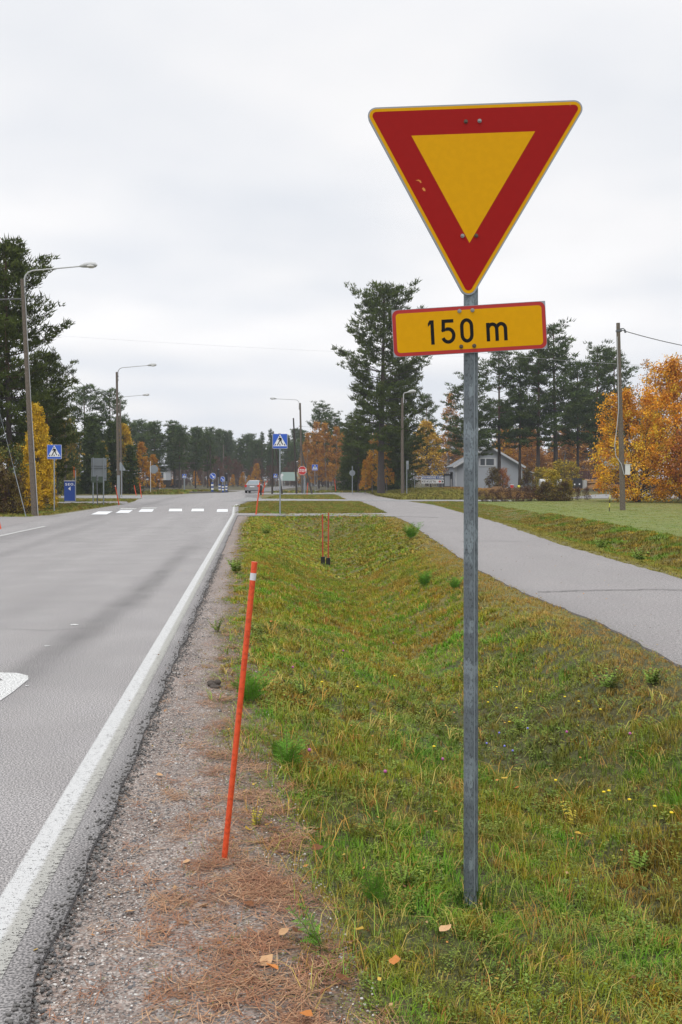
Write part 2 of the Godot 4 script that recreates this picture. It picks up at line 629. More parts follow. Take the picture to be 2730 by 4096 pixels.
func path_tint(x: float, d: float, t: float) -> Color:
	var c := 0.45 * (1.0 + 0.07 * nz2.get_noise_2d(x * 70.0, d * 16.0) + 0.05 * nz.get_noise_2d(x * 25.0, d * 9.0))
	c *= 1.0 - 0.13 * exp(-pow((t - 0.03) / 0.06, 2.0)) - 0.10 * exp(-pow((t - 0.97) / 0.05, 2.0))
	return Color(c * 1.06, c * 0.995, c * 0.975)

func flat_tint(x: float, d: float, _t: float) -> Color:
	var c := 0.46 * (1.0 + 0.05 * nz2.get_noise_2d(x * 30.0, d * 15.0))
	return Color(c * 1.01, c, c * 0.99)

func roads() -> void:
	var b := Mb.new()
	var L := []
	var R := []
	for d in steps(-30, 1.0, 4.0):
		L.append(Vector2(line_x(d) - 7.4, d))
		R.append(Vector2(line_x(d) + 0.28, d))
	for d in steps(1.3, 46, 0.12, 1.01):
		L.append(Vector2(curve(d, [Vector2(1, -8.3), Vector2(29, -10.5), Vector2(44, -12.6), Vector2(53, -13)]), d))
		R.append(Vector2(edge_x(d), d))
	for q in [[53, -13.0, -5.2], [59, -13.3, -5.8], [66, -13.6, -6.3], [74, -14.6, -6.6], [82, -16.0, -6.4], [89, -17.0, -6.8], [100, -16.6, -8.0], [110, -16.2, -8.4], [118, -14.4, -9.0], [128, -13.0, -9.5], [153, -13.2, -9.2], [200, -13.6, -8.0], [250, -12.5, -4.0], [300, -7.0, 6.0], [330, 6.0, 22.0], [350, 40, 45]]:
		L.append(Vector2(q[1], q[0]))
		R.append(Vector2(q[2], q[0]))
	sheet(b, L, R, 0.0, 48, 0.09, road_tint)
	setting("road", b, M.road)
	# the cycle path and the small links between road and path
	b = Mb.new()
	L = []
	R = []
	for d in steps(-20, 44, 0.3):
		L.append(Vector2(path_l(d), d))
		R.append(Vector2(path_r(d), d))
	for d in steps(45, 124, 1.0):
		L.append(Vector2(path_l(d), d))
		R.append(Vector2(path_r(d), d))
	for q in [[132, -7, 1.5], [140, -14, -1.5], [146, -22, -10]]:
		L.append(Vector2(q[1], q[0]))
		R.append(Vector2(q[2], q[0]))
	sheet(b, L, R, -0.006, 8, 0.09, path_tint)
	setting("cycle_path", b, M.path)
	b = Mb.new()
	sheet(b, v2s([-5.2, 48.6, -3, 48.3, 0, 48.2, 2.4, 48.8, 4, 50]), v2s([-4.9, 45.6, -3, 45.4, 0, 45.1, 2.4, 44.4, 4, 43]), 0.002, 3, 0.09, path_tint)
	setting("crossing_path", b, M.path)
	b = Mb.new()
	sheet(b, v2s([-8, 90, -6.4, 84, -3, 82, 1, 80.5, 5, 79.5, 12, 79, 30, 78.5, 60, 78]), v2s([-8, 72, -6.4, 75, -3, 75.5, 1, 75.3, 5, 75, 12, 74.6, 30, 74.4, 60, 74]), 0.006, 3, 0.09, flat_tint)
	setting("side_street", b, M.path)
	b = Mb.new()
	sheet(b, v2s([-9.5, 121, -6, 117, 0, 117.5]), v2s([-9.5, 105, -6, 108, 0, 110]), 0.002, 3, 0.09, flat_tint)
	setting("junction_apron", b, M.path)
	b = Mb.new()
	sheet(b, v2s([-220, 101, -60, 100, -24, 100, -16, 103]), v2s([-220, 91, -60, 90, -24, 89, -15, 84]), 0.004, 3, 0.09, flat_tint)
	setting("cross_road", b, M.path)
	b = Mb.new()
	sheet(b, v2s([-60, 72.5, -30, 71.8, -20, 71.4, -15.2, 74]), v2s([-60, 69.3, -30, 68.8, -20, 68.5, -13.4, 66]), 0.006, 3, 0.09, path_tint)
	setting("left_path", b, M.path)
	b = Mb.new()
	sheet(b, v2s([-70, 42.5, -30, 42.3, -15, 43.2, -12.2, 46]), v2s([-70, 35, -30, 35, -13.5, 34.6, -10.9, 32.5]), 0.004, 3, 0.09, path_tint)
	setting("driveway", b, M.path)
	b = Mb.new()
	sheet(b, v2s([24, 99, 30, 106, 46, 112, 70, 112]), v2s([17, 80, 24, 80.5, 46, 82, 70, 83]), 0.10, 4, 0.25, flat_tint)
	setting("yard_paving", b, M.path)
	# painted edge lines: broken by fine cracks, the outer third dirty
	var lt := line_texture()
	var lm := mat("line_paint", Color.WHITE, 0.8)
	lm.albedo_texture = lt
	lm.transparency = BaseMaterial3D.TRANSPARENCY_ALPHA_SCISSOR
	lm.alpha_scissor_threshold = 0.5
	b = Mb.new()
	var first := 0
	var k := 0
	for d in steps(1.0, 46.5, 0.5):
		var x := line_x(d)
		b.vert(P(x, d, 0.004), Vector3.UP, Vector2(0, d / 3.0))
		b.vert(P(x + 0.165, d, 0.004), Vector3.UP, Vector2(1, d / 3.0))
		if k > 0:
			b.face(first, first + 1, first + 3)
			b.face(first, first + 3, first + 2)
			first += 2
		k += 1
	for q in [[53, -5.5], [60, -6.2], [66, -6.6]]:
		b.vert(P(q[1], q[0], 0.004), Vector3.UP, Vector2(0.05, q[0] / 3.0))
		b.vert(P(q[1] + 0.14, q[0], 0.004), Vector3.UP, Vector2(0.95, q[0] / 3.0))
		b.face(first, first + 1, first + 3)
		b.face(first, first + 3, first + 2)
		first += 2
	setting("edge_line", b, lm)
	b = Mb.new()
	sheet(b, v2s([-7.4, 2, -8.6, 17, -9.55, 29, -9.98, 35]), v2s([-7.25, 2, -8.45, 17, -9.4, 29, -9.83, 35]), 0.008, 1, 0.0)
	for i in b.u.size():
		b.u[i] = Vector2(i % 2, b.v[i].z / 3.0)
	setting("edge_line", b, lm)
	# zebra crossing: separate bars, and the old marks beyond two of them
	var bars := [[46.5, -11.14, 0.70, 0.66], [48.6, -10.50, 0.62, 0.66], [50.2, -9.74, 0.66, 0.68], [51.0, -8.42, 0.66, 0.66], [51.0, -7.32, 0.62, 0.56], [50.2, -5.98, 0.54, 0.47]]
	for q in bars:
		b = Mb.new()
		var d0: float = q[0]
		var x0: float = q[1]
		sheet(b, v2s([x0, d0, x0 - q[3], d0 + 4.3]), v2s([x0 + q[2], d0, x0 - q[3] + q[2], d0 + 4.3]), 0.010, 1, 0.0)
		setting("crossing_bar", b, M.sign_white)
	for q in [[54.3, -11.55, 0.85], [55.9, -10.72, 0.8]]:
		b = Mb.new()
		sheet(b, v2s([q[1], q[0], q[1] - 0.2, q[0] + 1.6]), v2s([q[1] + q[2], q[0], q[1] - 0.2 + q[2], q[0] + 1.6]), 0.011, 1, 0.0)
		setting("crossing_mark", b, M.paint_spot)
	# end of the lane arrow at the left, and chips of old paint
	b = Mb.new()
	var outer := PackedVector2Array([Vector2(-3.3, 8.62), Vector2(-2.81, 8.60), Vector2(-2.66, 8.58), Vector2(-2.54, 8.47), Vector2(-2.485, 8.31), Vector2(-2.47, 8.05), Vector2(-2.455, 7.80), Vector2(-2.45, 7.52), Vector2(-2.75, 7.30), Vector2(-3.3, 7.2), Vector2(-3.3, 7.9), Vector2(-2.85, 8.02), Vector2(-2.70, 8.17), Vector2(-2.685, 8.29), Vector2(-2.76, 8.40), Vector2(-3.3, 8.46)])
	var flat := Transform3D(Basis(Vector3.RIGHT, Vector3.FORWARD, Vector3.UP), Vector3(0, 0.005, 0))
	b.plate(outer, flat, 0, 0, false)
	setting("arrow_marking", b, M.paint_spot)
	for q in [[-2.92, 11.42, 0.05, 0.05], [-2.80, 9.97, 0.035, 0.03], [-2.42, 8.05, 0.018, 0.02]]:
		b = Mb.new()
		var chip := PackedVector2Array()
		for a in 7:
			chip.append(Vector2(q[0] + cos(TAU * a / 7.0) * q[2] * rp(0.6, 1.1), q[1] + sin(TAU * a / 7.0) * q[3] * rp(0.6, 1.1)))
		b.plate(chip, flat, 0, 0, false)
		setting("paint_chip", b, M.paint_spot)
	# open cracks
	var cracks := [[[2.78, 14.75, 3.3, 14.9, 3.9, 15.0, 4.5, 15.1, 4.9, 15.0, 5.5, 15.1], 0.036], [[3.0, 26.6, 3.8, 26.8, 4.6, 26.5], 0.04], [[-4.3, 10.8, -3.6, 11.1, -3.1, 11.0, -2.6, 11.2], 0.007], [[-7.8, 19.0, -6.2, 19.6, -4.6, 19.3, -3.0, 19.9], 0.012], [[-7.2, 26.6, -5.8, 26.2, -4.2, 26.9], 0.022], [[-7.3, 34.6, -6.0, 34.1, -4.2, 34.7], 0.025]]
	for q in cracks:
		b = Mb.new()
		var pts := v2s(q[0])
		var fine := []
		for i in pts.size() - 1:
			for s in 5:
				var t: Vector2 = pts[i].lerp(pts[i + 1], s / 5.0)
				fine.append(t + Vector2(rp(-1, 1), rp(-1, 1)) * q[1] * 0.9)
		fine.append(pts[-1])
		b.ribbon(fine, q[1], flat, 0.001)
		setting("road_crack", b, M.crack if M.has("crack") else mat("crack", lin(0.075, 0.072, 0.07), 0.95))

func line_texture() -> ImageTexture:
	var w := 128
	var h := 1024
	var im := Image.create_empty(w, h, false, Image.FORMAT_RGBA8)
	var f := FastNoiseLite.new()
	f.seed = 4
	f.frequency = 0.05
	f.fractal_octaves = 4
	for j in h:
		for i in w:
			var t := float(i) / w
			var g := f.get_noise_2d(i * 0.6, j * 3.0)
			var fine := f.get_noise_2d(i * 9.0, j * 9.0)
			var crack := absf(f.get_noise_2d(i * 0.25 + 900.0, j * 1.1)) < 0.012 + 0.02 * t
			var worn := t + 0.30 * g + 0.30 * fine > 1.0 or t + 0.08 * fine < 0.015 or fine + 0.3 * g > 0.44
			var dirty := ss(0.52, 0.66, t + 0.08 * g)
			var c := Color(0.74, 0.74, 0.735).lerp(Color(0.63, 0.625, 0.60), dirty)
			c = c * (1.0 + 0.12 * fine)
			c.a = 0.0 if (crack or worn) else 1.0
			im.set_pixel(i, j, c)
	return ImageTexture.create_from_image(im)

# ---------------------------------------------------------------- the yield sign in front
func round_poly(pts: Array, r: float, seg := 8) -> PackedVector2Array:
	var out := PackedVector2Array()
	var m := pts.size()
	for i in m:
		var p: Vector2 = pts[i]
		var a: Vector2 = (pts[(i - 1 + m) % m] - p).normalized()
		var b: Vector2 = (pts[(i + 1) % m] - p).normalized()
		var half := acos(clampf(a.dot(b), -1, 1)) / 2.0
		var ctr := p + (a + b).normalized() * r / sin(half)
		var t0 := p + a * r / tan(half) - ctr
		var t1 := p + b * r / tan(half) - ctr
		var a0 := t0.angle()
		var da := wrapf(t1.angle() - a0, -PI, PI)
		for k in seg + 1:
			out.append(ctr + Vector2(r, 0).rotated(a0 + da * k / seg))
	return out

func inset(p: PackedVector2Array, by: float) -> PackedVector2Array:
	var r := Geometry2D.offset_polygon(p, -by, Geometry2D.JOIN_ROUND)
	return r[0] if r.size() else p

func arc(c: Vector2, rx: float, ry: float, a0: float, a1: float, n := 8) -> Array:
	var r := []
	for k in n + 1:
		var a := deg_to_rad(lerpf(a0, a1, float(k) / n))
		r.append(c + Vector2(cos(a) * rx, sin(a) * ry))
	return r

func bolt_part(at: Vector3, m: Material, parent: Node) -> void:
	var b := Mb.new()
	b.tube([at, at + Vector3(0, 0, 0.003)], [0.0085, 0.0085], 14)
	var hex := []
	b.tube([at + Vector3(0, 0, 0.003), at + Vector3(0, 0, 0.009)], [0.0058, 0.0052], 6)
	hex.clear()
	part("bolt", b, m, parent)

func yield_sign() -> void:
	var t := thing("yield_sign", "large red and yellow yield triangle with a 150 m plate on a grey steel post", "road sign", P(0.552, 4.44, gh(0.552, 4.44)))
	var y0 := t.position.y
	var b := Mb.new()
	b.tube([Vector3(0, -0.12, 0), Vector3(0, 0.6, 0), Vector3(0, 1.4, 0), Vector3(0, 2.2, 0), Vector3(0, 3.30 - y0 - 0.14, 0)], [0.0305], 40)
	part("post", b, M.zinc, t)
	b = Mb.new()
	b.box(Vector3(0.011, 1.25, 0.0292), Vector3(0.0022, 2.4, 0.0016), Basis(Vector3.UP, 0.36))
	part("weld_seam", b, M.zinc_far, t)
	# local x,y as measured on the sign, in metres; the faces stand 33 mm in front of the post's axis
	var q := func(x: float, y: float) -> Vector2: return Vector2((x - 756.0) * 0.000659, 3.2495 - 0.0006587 * y - y0)
	var corners := [q.call(55, 131), q.call(731, 1385), q.call(1507, 78)]
	var rim := round_poly(corners, 0.036, 10)
	var xf := Transform3D(Basis(), Vector3(0, 0, 0.0335))
	b = Mb.new()
	b.plate(rim, xf, 0.0, 0.004)
	# folded edge behind the face
	var edge := inset(rim, 0.002)
	var pts := []
	for p in edge:
		pts.append(p)
	var fold := Mb.new()
	for i in edge.size():
		var a := edge[i]
		var c := edge[(i + 1) % edge.size()]
		fold.quad(xf * Vector3(a.x, a.y, -0.022), xf * Vector3(c.x, c.y, -0.022), xf * Vector3(c.x, c.y, 0.0), xf * Vector3(a.x, a.y, 0.0))
	var panel := part("triangle_panel", b, M.zinc_far, t)
	part("folded_edge", fold, M.zinc_dark, panel)
	b = Mb.new()
	b.plate(inset(rim, 0.0065), xf, 0.004, 0.0048)
	part("yellow_border", b, M.sign_yellow, panel)
	b = Mb.new()
	b.plate(inset(rim, 0.0195), xf, 0.0048, 0.0056)
	part("red_field", b, M.sign_red, panel)
	b = Mb.new()
	b.plate(PackedVector2Array([q.call(368, 310), q.call(740, 996), q.call(1160, 282)]), xf, 0.0056, 0.0062)
	part("yellow_triangle", b, M.sign_yellow, panel)
	for k in [[716, 220, true], [804, 216, false], [695, 951, false], [783, 950, true]]:
		var p: Vector2 = q.call(k[0], k[1])
		bolt_part(Vector3(p.x, p.y, 0.0335 + 0.0060), M.bolt_rusty if k[2] else M.bolt, t)
	# small patches where the red sheeting has peeled
	for k in [[[395, 596, 415, 591, 430, 599, 433, 612, 425, 612, 418, 601]], [[436, 648, 444, 640, 456, 650, 459, 665, 446, 663]], [[1381, 98, 1388, 106, 1384, 120, 1379, 110]]]:
		var poly := PackedVector2Array()
		for i in range(0, k[0].size(), 2):
			poly.append(q.call(k[0][i], k[0][i + 1]))
		b = Mb.new()
		b.plate(poly, xf, 0.0056, 0.0059, false)
		part("peeled_patch", b, mat("peel", lin(0.62, 0.24, 0.03), 0.6) if not M.has("peel") else M.peel, t)
	# the 150 m plate below, mounted a little askew
	var ctr: Vector2 = q.call(737, 1548)
	var pf := Transform3D(Basis(Vector3(0, 0, 1), deg_to_rad(2.9)) * Basis(Vector3.UP, deg_to_rad(-4.0)), Vector3(ctr.x, ctr.y, 0.0385))
	var rect := PackedVector2Array([Vector2(-0.3225, -0.1), Vector2(0.3225, -0.1), Vector2(0.3225, 0.1), Vector2(-0.3225, 0.1)])
	b = Mb.new()
	b.plate(rect, pf, -0.003, 0.0)
	var plate_ := part("distance_plate", b, M.zinc_far, t)
	var outer := round_poly([Vector2(-0.3205, -0.098), Vector2(0.3205, -0.098), Vector2(0.3205, 0.098), Vector2(-0.3205, 0.098)], 0.026, 8)
	b = Mb.new()
	b.plate(outer, pf, 0.0, 0.0008)
	part("red_border", b, mat("plate_red", lin(0.38, 0.013, 0.009), 0.4), plate_)
	b = Mb.new()
	b.plate(round_poly([Vector2(-0.3055, -0.083), Vector2(0.3055, -0.083), Vector2(0.3055, 0.083), Vector2(-0.3055, 0.083)], 0.014, 6), pf, 0.0008, 0.0014)
	part("yellow_field", b, M.sign_yellow, plate_)
	var H := 0.103
	var y := -0.056
	var sw := 0.0146
	var tf := pf
	var glyphs := {}
	glyphs["one"] = [[Vector2(-0.154, y), Vector2(-0.154, y + H)]]
	b = Mb.new()
	b.ribbon(glyphs["one"][0], sw, tf, 0.0018)
	b.plate(PackedVector2Array([Vector2(-0.1613, y + H), Vector2(-0.1613, y + H - 0.017), Vector2(-0.172, y + H - 0.027), Vector2(-0.172, y + H - 0.013), Vector2(-0.164, y + H)]), tf, 0.0, 0.0017, false)
	part("digit_one", b, M.sign_black, plate_)
	b = Mb.new()
	var five := [Vector2(-0.064, y + H - 0.0073), Vector2(-0.1065, y + H - 0.0073), Vector2(-0.1085, y + 0.052)]
	b.ribbon(five, sw, tf, 0.0018)
	var bowl := [Vector2(-0.1135, y + 0.0525)]
	bowl.append_array(arc(Vector2(-0.0885, y + 0.035), 0.0235, 0.0275, 110, -160, 16))
	b.ribbon(bowl.slice(1), sw, tf, 0.0019)
	b.ribbon([Vector2(-0.1157, y + 0.0545), Vector2(-0.0945, y + 0.0615)], 0.011, tf, 0.00185)
	part("digit_five", b, M.sign_black, plate_)
	b = Mb.new()
	var zero := arc(Vector2(-0.0095, y + H - 0.0335), 0.0205, 0.0262, 0, 180, 10)
	zero.append_array(arc(Vector2(-0.0095, y + 0.0335), 0.0205, 0.0262, 180, 360, 10))
	b.ribbon(zero, sw, tf, 0.0018, true)
	part("digit_zero", b, M.sign_black, plate_)
	b = Mb.new()
	var mx := 0.079
	b.ribbon([Vector2(mx, y), Vector2(mx, y + 0.078)], sw, tf, 0.0018)
	for k in 2:
		var a := mx + 0.0365 * k
		var leg := arc(Vector2(a + 0.0185, y + 0.051), 0.018, 0.0205, 155, 0, 9)
		leg.append(Vector2(a + 0.0365, y))
		b.ribbon(leg, sw, tf, 0.0019 + 0.0001 * k)
	part("letter_m", b, M.sign_black, plate_)
	for k in [[-0.0365, 0.079, false], [0.018, 0.079, false], [-0.0365, -0.071, true], [0.018, -0.071, true]]:
		var o: Vector3 = pf * Vector3(k[0], k[1], 0.001)
		bolt_part(o, M.bolt_rusty if k[2] else M.bolt, t)
	# pipe clamps on the post
	for yy in [3.2495 - 0.0006587 * 218 - y0, 3.2495 - 0.0006587 * 951 - y0, ctr.y + 0.078, ctr.y - 0.072]:
		b = Mb.new()
		b.tube([Vector3(0, yy - 0.013, 0), Vector3(0, yy + 0.013, 0)], [0.0335], 24)
		b.box(Vector3(0, yy, 0.024), Vector3(0.085, 0.026, 0.019))
		part("clamp", b, M.zinc_dark, t)

# ---------------------------------------------------------------- snow stakes
func stake(called: String, label: String, base: Vector3, top: Vector3, r: float, m: Material, bands: Array, group := "", bm: Material = null) -> Node3D:
	var t := thing(called, label, "snow stake", base, 0.0, group)
	var v := top - base
	var b := Mb.new()
	b.tube([-v * 0.06, v * 0.3, v * 0.6, v], [r], 16)
	part("pole", b, m, t)
	for k in bands:
		b = Mb.new()
		b.tube([v * k[0], v * k[1]], [r * 1.05], 16, false)
		part("band", b, bm if bm else M.tape, t)
	return t

func stakes() -> void:
	var g := "orange snow stakes along the road"
	var t := stake("snow_stake", "nearest orange plastic snow stake with a grey band, leaning on the gravel shoulder", P(-0.504, 4.5, -0.05), P(-0.373, 4.5, 1.238), 0.0128, M.stake, [[0.942, 0.966]])
	var b := Mb.new()
	var v := P(-0.373, 4.5, 1.238) - P(-0.504, 4.5, -0.05)
	b.tube([v * 0.996, v * 1.003], [0.0134, 0.0134], 16)
	part("end_cap", b, M.stake, t)
	stake("snow_stake", "orange snow stake by the right crossing sign", P(-3.80, 46.6, -0.05), P(-3.62, 46.6, 1.42), 0.03, M.stake, [], g)
	stake("snow_stake", "orange snow stake at the junction corner behind the crossing sign", P(-7.35, 98, -0.05), P(-7.15, 98, 1.32), 0.035, M.stake, [], g)
	stake("snow_stake", "thin orange snow stake leaning at the far corner near the car", P(-8.3, 108, -0.05), P(-7.6, 108, 1.4), 0.03, M.stake, [[0.7, 0.85]], g)
	stake("snow_stake", "orange snow stake standing on the far kerb under the stop sign", P(-3.3, 101, -0.05), P(-3.2, 101, 1.2), 0.03, M.stake, [], g)
	stake("snow_stake", "orange snow stake at the far road in front of the brown birches", P(-0.6, 122, -0.05), P(-0.75, 122, 1.5), 0.04, M.stake, [], g)
	stake("snow_stake", "orange snow stake in the grass by the left driveway", P(-10.85, 33.3, -0.03), P(-11.1, 33.3, 1.12), 0.028, M.stake, [[0.90, 0.95]], g)
	stake("snow_stake", "orange snow stake beside the grey sign post on the left verge", P(-13.7, 64.5, -0.05), P(-13.95, 64.5, 1.2), 0.032, M.stake, [[0.93, 0.98]], g)
	stake("snow_stake", "shorter orange snow stake past the lamp pole on the left", P(-19.2, 98, -0.05), P(-19.4, 98, 0.98), 0.035, M.stake, [], g)
	stake("snow_stake", "taller orange snow stake past the lamp pole on the left", P(-17.0, 89, -0.05), P(-17.15, 89, 1.23), 0.035, M.stake, [], g)
	stake("snow_stake", "red and white banded marker stake at the far left of the junction", P(-20.8, 120, -0.05), P(-20.8, 120, 1.15), 0.035, M.stake_dark, [[0.35, 0.5], [0.65, 0.8], [0.9, 0.97]], "", M.sign_white)
	stake("snow_stake", "orange snow stake under the yellow birch by the left road", P(-26.6, 96, -0.05), P(-26.65, 96, 1.2), 0.03, M.stake, [], g)
	# two red markers with dark feet in the ditch
	for k in [[-0.50, 28.8, 113, 743, "left"], [-0.355, 28.9, 120, 755, "right"]]:
		var gy := gh(k[0], k[1])
		var h := 1.46 if k[4] == "right" else 1.38
		var s := stake("culvert_marker", "%s of the two thin red marker rods standing in the ditch" % ("shorter" if k[4] == "left" else "taller"), P(k[0], k[1], gy), P(k[0] + (0.01 if k[4] == "right" else -0.01), k[1], gy + h), 0.017, M.stake_dark, [], "red marker rods in the ditch")
		s.set_meta("category", "marker rod")
		b = Mb.new()
		b.box(Vector3(0, 0.11, 0), Vector3(0.09, 0.20, 0.09), Basis(Vector3.UP, 0.4))
		part("foot", b, M.black, s)

# ---------------------------------------------------------------- lamp poles, poles and wires
func lamp_pole(label: String, base: Vector3, top: Vector3, reach: Vector3, r := 0.11, wood: Material = null, group := "street lamps along the road") -> Node3D:
	var t := thing("street_lamp", label, "street lamp", base, 0.0, group)
	var v := top - base
	var b := Mb.new()
	b.tube([v * -0.03, v * 0.25, v * 0.5, v * 0.75, v], [r * 1.1, r, r * 0.92, r * 0.82, r * 0.72], 14)
	part("pole", b, wood if wood else M.pole_wood, t)
	var dir := Vector3(reach.x, 0, reach.z)
	var L := dir.length()
	dir = dir.normalized()
	var o := v + dir * r * 0.85
	var rise := reach.y
	b = Mb.new()
	b.tube([o - Vector3(0, 0.75, 0), o + Vector3(0, 0.02, 0), o + Vector3(0, 0.16, 0) + dir * 0.05, o + Vector3(0, 0.29, 0) + dir * 0.17, o + Vector3(0, 0.36, 0) + dir * 0.36, o + Vector3(0, 0.36 + rise, 0) + dir * (L - 0.65)], [0.036, 0.036, 0.034, 0.034, 0.032, 0.028], 8)
	var arm := part("arm", b, M.lamp_grey, t)
	b = Mb.new()
	b.box(o - Vector3(0, 0.35, 0), Vector3(0.09, 0.06, 0.09))
	part("bracket", b, M.zinc_dark, arm)
	b = Mb.new()
	b.box(o - Vector3(0, 0.65, 0), Vector3(0.09, 0.06, 0.09))
	part("bracket", b, M.zinc_dark, arm)
	b = Mb.new()
	var h0 := o + Vector3(0, 0.36 + rise, 0) + dir * (L - 0.70)
	var up := Vector3(0, 1, 0)
	b.tube([h0, h0 + dir * 0.10 + up * 0.015, h0 + dir * 0.25 + up * 0.04, h0 + dir * 0.5 + up * 0.06, h0 + dir * 0.70 + up * 0.05, h0 + dir * 0.76 + up * 0.02], [0.035, 0.075, 0.11, 0.125, 0.11, 0.05], 10)
	part("lamp_head", b, M.lamp_grey, t)
	b = Mb.new()
	b.blob(h0 + dir * 0.5 - up * 0.015, Vector3(0.19, 0.075, 0.19) if absf(dir.x) > 0.5 else Vector3(0.1, 0.07, 0.18), 5, 10)
	part("lamp_cover", b, M.lamp_glass, t)
	return t

func wire(called: String, label: String, a: Vector3, c: Vector3, sag: float, r: float, m: Material) -> void:
	var b := Mb.new()
	var pts := []
	for k in 25:
		var t := k / 24.0
		pts.append(a.lerp(c, t) - Vector3(0, sag * 4.0 * t * (1.0 - t), 0))
	b.tube(pts, [r], 5)
	solo(called, b, m, label, "cable")

func poles() -> void:
	var l1 := lamp_pole("tall wooden lamp pole at the left verge, nearest and largest street lamp", P(-13.2, 45, -0.05), P(-13.73, 45, 10.2), Vector3(3.1, 0.16, 0.2), 0.115)
	var b := Mb.new()
	b.tube([Vector3(0.16, 0.0, 0.02), Vector3(-0.16, 5.0, 0.02), Vector3(-0.4, 9.5, 0.02)], [0.018], 6)
	part("conduit", b, M.wire_pale, l1)
	# guy wire with its pale cover tube
	b = Mb.new()
	b.tube([P(-13.1, 43.5, -0.05), P(-14.7, 44.2, 5.4)], [0.007], 6)
	b.tube([P(-13.12, 43.5, 0.02), P(-13.72, 43.77, 2.05)], [0.014], 8)
	solo("guy_wire", b, M.zinc_far, "slanting guy wire with a pale tube beside the nearest lamp pole", "guy wire")
	var l2 := lamp_pole("second wooden lamp pole on the left with a pale pipe at its foot", P(-18.1, 85, -0.05), P(-18.25, 85, 10.28), Vector3(3.1, 0.16, 0.2), 0.12)
	b = Mb.new()
	b.box(Vector3(0.02, 0.95, 0.13), Vector3(0.22, 1.95, 0.05))
	part("cable_guard", b, M.zinc_far, l2)
	lamp_pole("third lamp pole on the left, just behind the second one", P(-23.3, 111, -0.05), P(-23.5, 111, 9.95), Vector3(3.0, 0.16, 0.2), 0.13)
	lamp_pole("fourth lamp pole on the left in front of the dark pines", P(-31.2, 172, -0.05), P(-31.4, 172, 9.9), Vector3(4.0, 0.3, 0.2), 0.13)
	lamp_pole("far lamp pole left of the blue keep-right signs", P(-33.0, 215, -0.05), P(-33.2, 215, 10.4), Vector3(3.4, 0.2, 0.2), 0.15)
	lamp_pole("farthest lamp pole left of the island, beside the crossing sign", P(-32.5, 250, -0.05), P(-32.8, 250, 9.9), Vector3(3.4, 0.2, 0.2), 0.15)
	lamp_pole("lamp pole right of the road behind the stop sign", P(-4.38, 118, -0.05), P(-4.62, 118, 10.15), Vector3(-3.2, 0.1, 0.2), 0.13)
	lamp_pole("distant lamp pole seen just over the right crossing sign", P(-2.9, 205, -0.05), P(-3.1, 205, 11.2), Vector3(-5.0, 0.3, 0.2), 0.15, M.dark_wood)
	var gl := "distant lamp poles along the far road"
	for k in [[-14.6, 262, 7.9], [-11.6, 248, 8.1], [-8.6, 262, 7.6], [-6.6, 285, 8.0]]:
		lamp_pole("thin distant lamp pole along the far road before the forest", P(k[0], k[1], -0.05), P(k[0], k[1], k[2]), Vector3(4.2, 0.3, 0.2), 0.14, M.pole_wood, gl)
	# lamp at the cycle path: short arm, head to the right
	var t := thing("path_lamp", "wooden lamp pole with a short arm beside the tall pine", "street lamp", P(5.9, 100, -0.05))
	b = Mb.new()
	b.tube([Vector3(0, -0.2, 0), Vector3(-0.04, 5, 0), Vector3(-0.02, 9.4, 0)], [0.16, 0.14, 0.11], 12)
	part("pole", b, M.pole_wood, t)
	b = Mb.new()
	b.tube([Vector3(0.08, 8.9, 0.05), Vector3(0.08, 9.7, 0.05), Vector3(0.16, 9.85, 0.05), Vector3(0.6, 9.96, 0.05)], [0.05], 8)
	part("arm", b, M.lamp_grey, t)
	b = Mb.new()
	b.tube([Vector3(0.5, 9.93, 0.05), Vector3(0.7, 10.0, 0.05), Vector3(1.0, 10.03, 0.05), Vector3(1.28, 10.0, 0.05)], [0.06, 0.14, 0.17, 0.09], 10)
	part("lamp_head", b, M.lamp_grey, t)
	# lamp at the left path, seen end on
	t = thing("path_lamp", "pole with a white lamp head seen end on, behind the blue board", "street lamp", P(-25.6, 97, -0.05))
	b = Mb.new()
	b.tube([Vector3(0, -0.2, 0), Vector3(0.05, 4, 0), Vector3(0.12, 6.4, 0)], [0.15, 0.13, 0.1], 10)
	part("pole", b, M.pole_wood, t)
	b = Mb.new()
	b.tube([Vector3(0.12, 6.0, 0.1), Vector3(0.14, 6.9, 0.1), Vector3(0.2, 7.05, 0.4), Vector3(0.35, 7.1, 1.2)], [0.05], 8)
	part("arm", b, M.zinc_far, t)
	b = Mb.new()
	b.blob(Vector3(0.38, 7.1, 1.6), Vector3(0.19, 0.14, 0.5), 6, 10)
	part("lamp_head", b, M.lamp_glass, t)
	# the bare wooden service pole at the right with its meter box
	t = thing("utility_pole", "bare wooden pole with a meter box on the lawn at the right", "utility pole", P(14.3, 53, gh(14.3, 53)))
	b = Mb.new()
	b.tube([Vector3(0, -0.3, 0), Vector3(-0.07, 3, 0), Vector3(-0.16, 6, 0), Vector3(-0.24, 9.5, 0)], [0.145, 0.13, 0.115, 0.095], 14)
	part("pole", b, M.pole_wood, t)
	b = Mb.new()
	b.box(Vector3(0.21, 2.05, 0.06), Vector3(0.25, 0.50, 0.16))
	b.box(Vector3(0.21, 2.32, 0.06), Vector3(0.30, 0.03, 0.20))
	part("meter_box", b, M.lamp_glass, t)
	b = Mb.new()
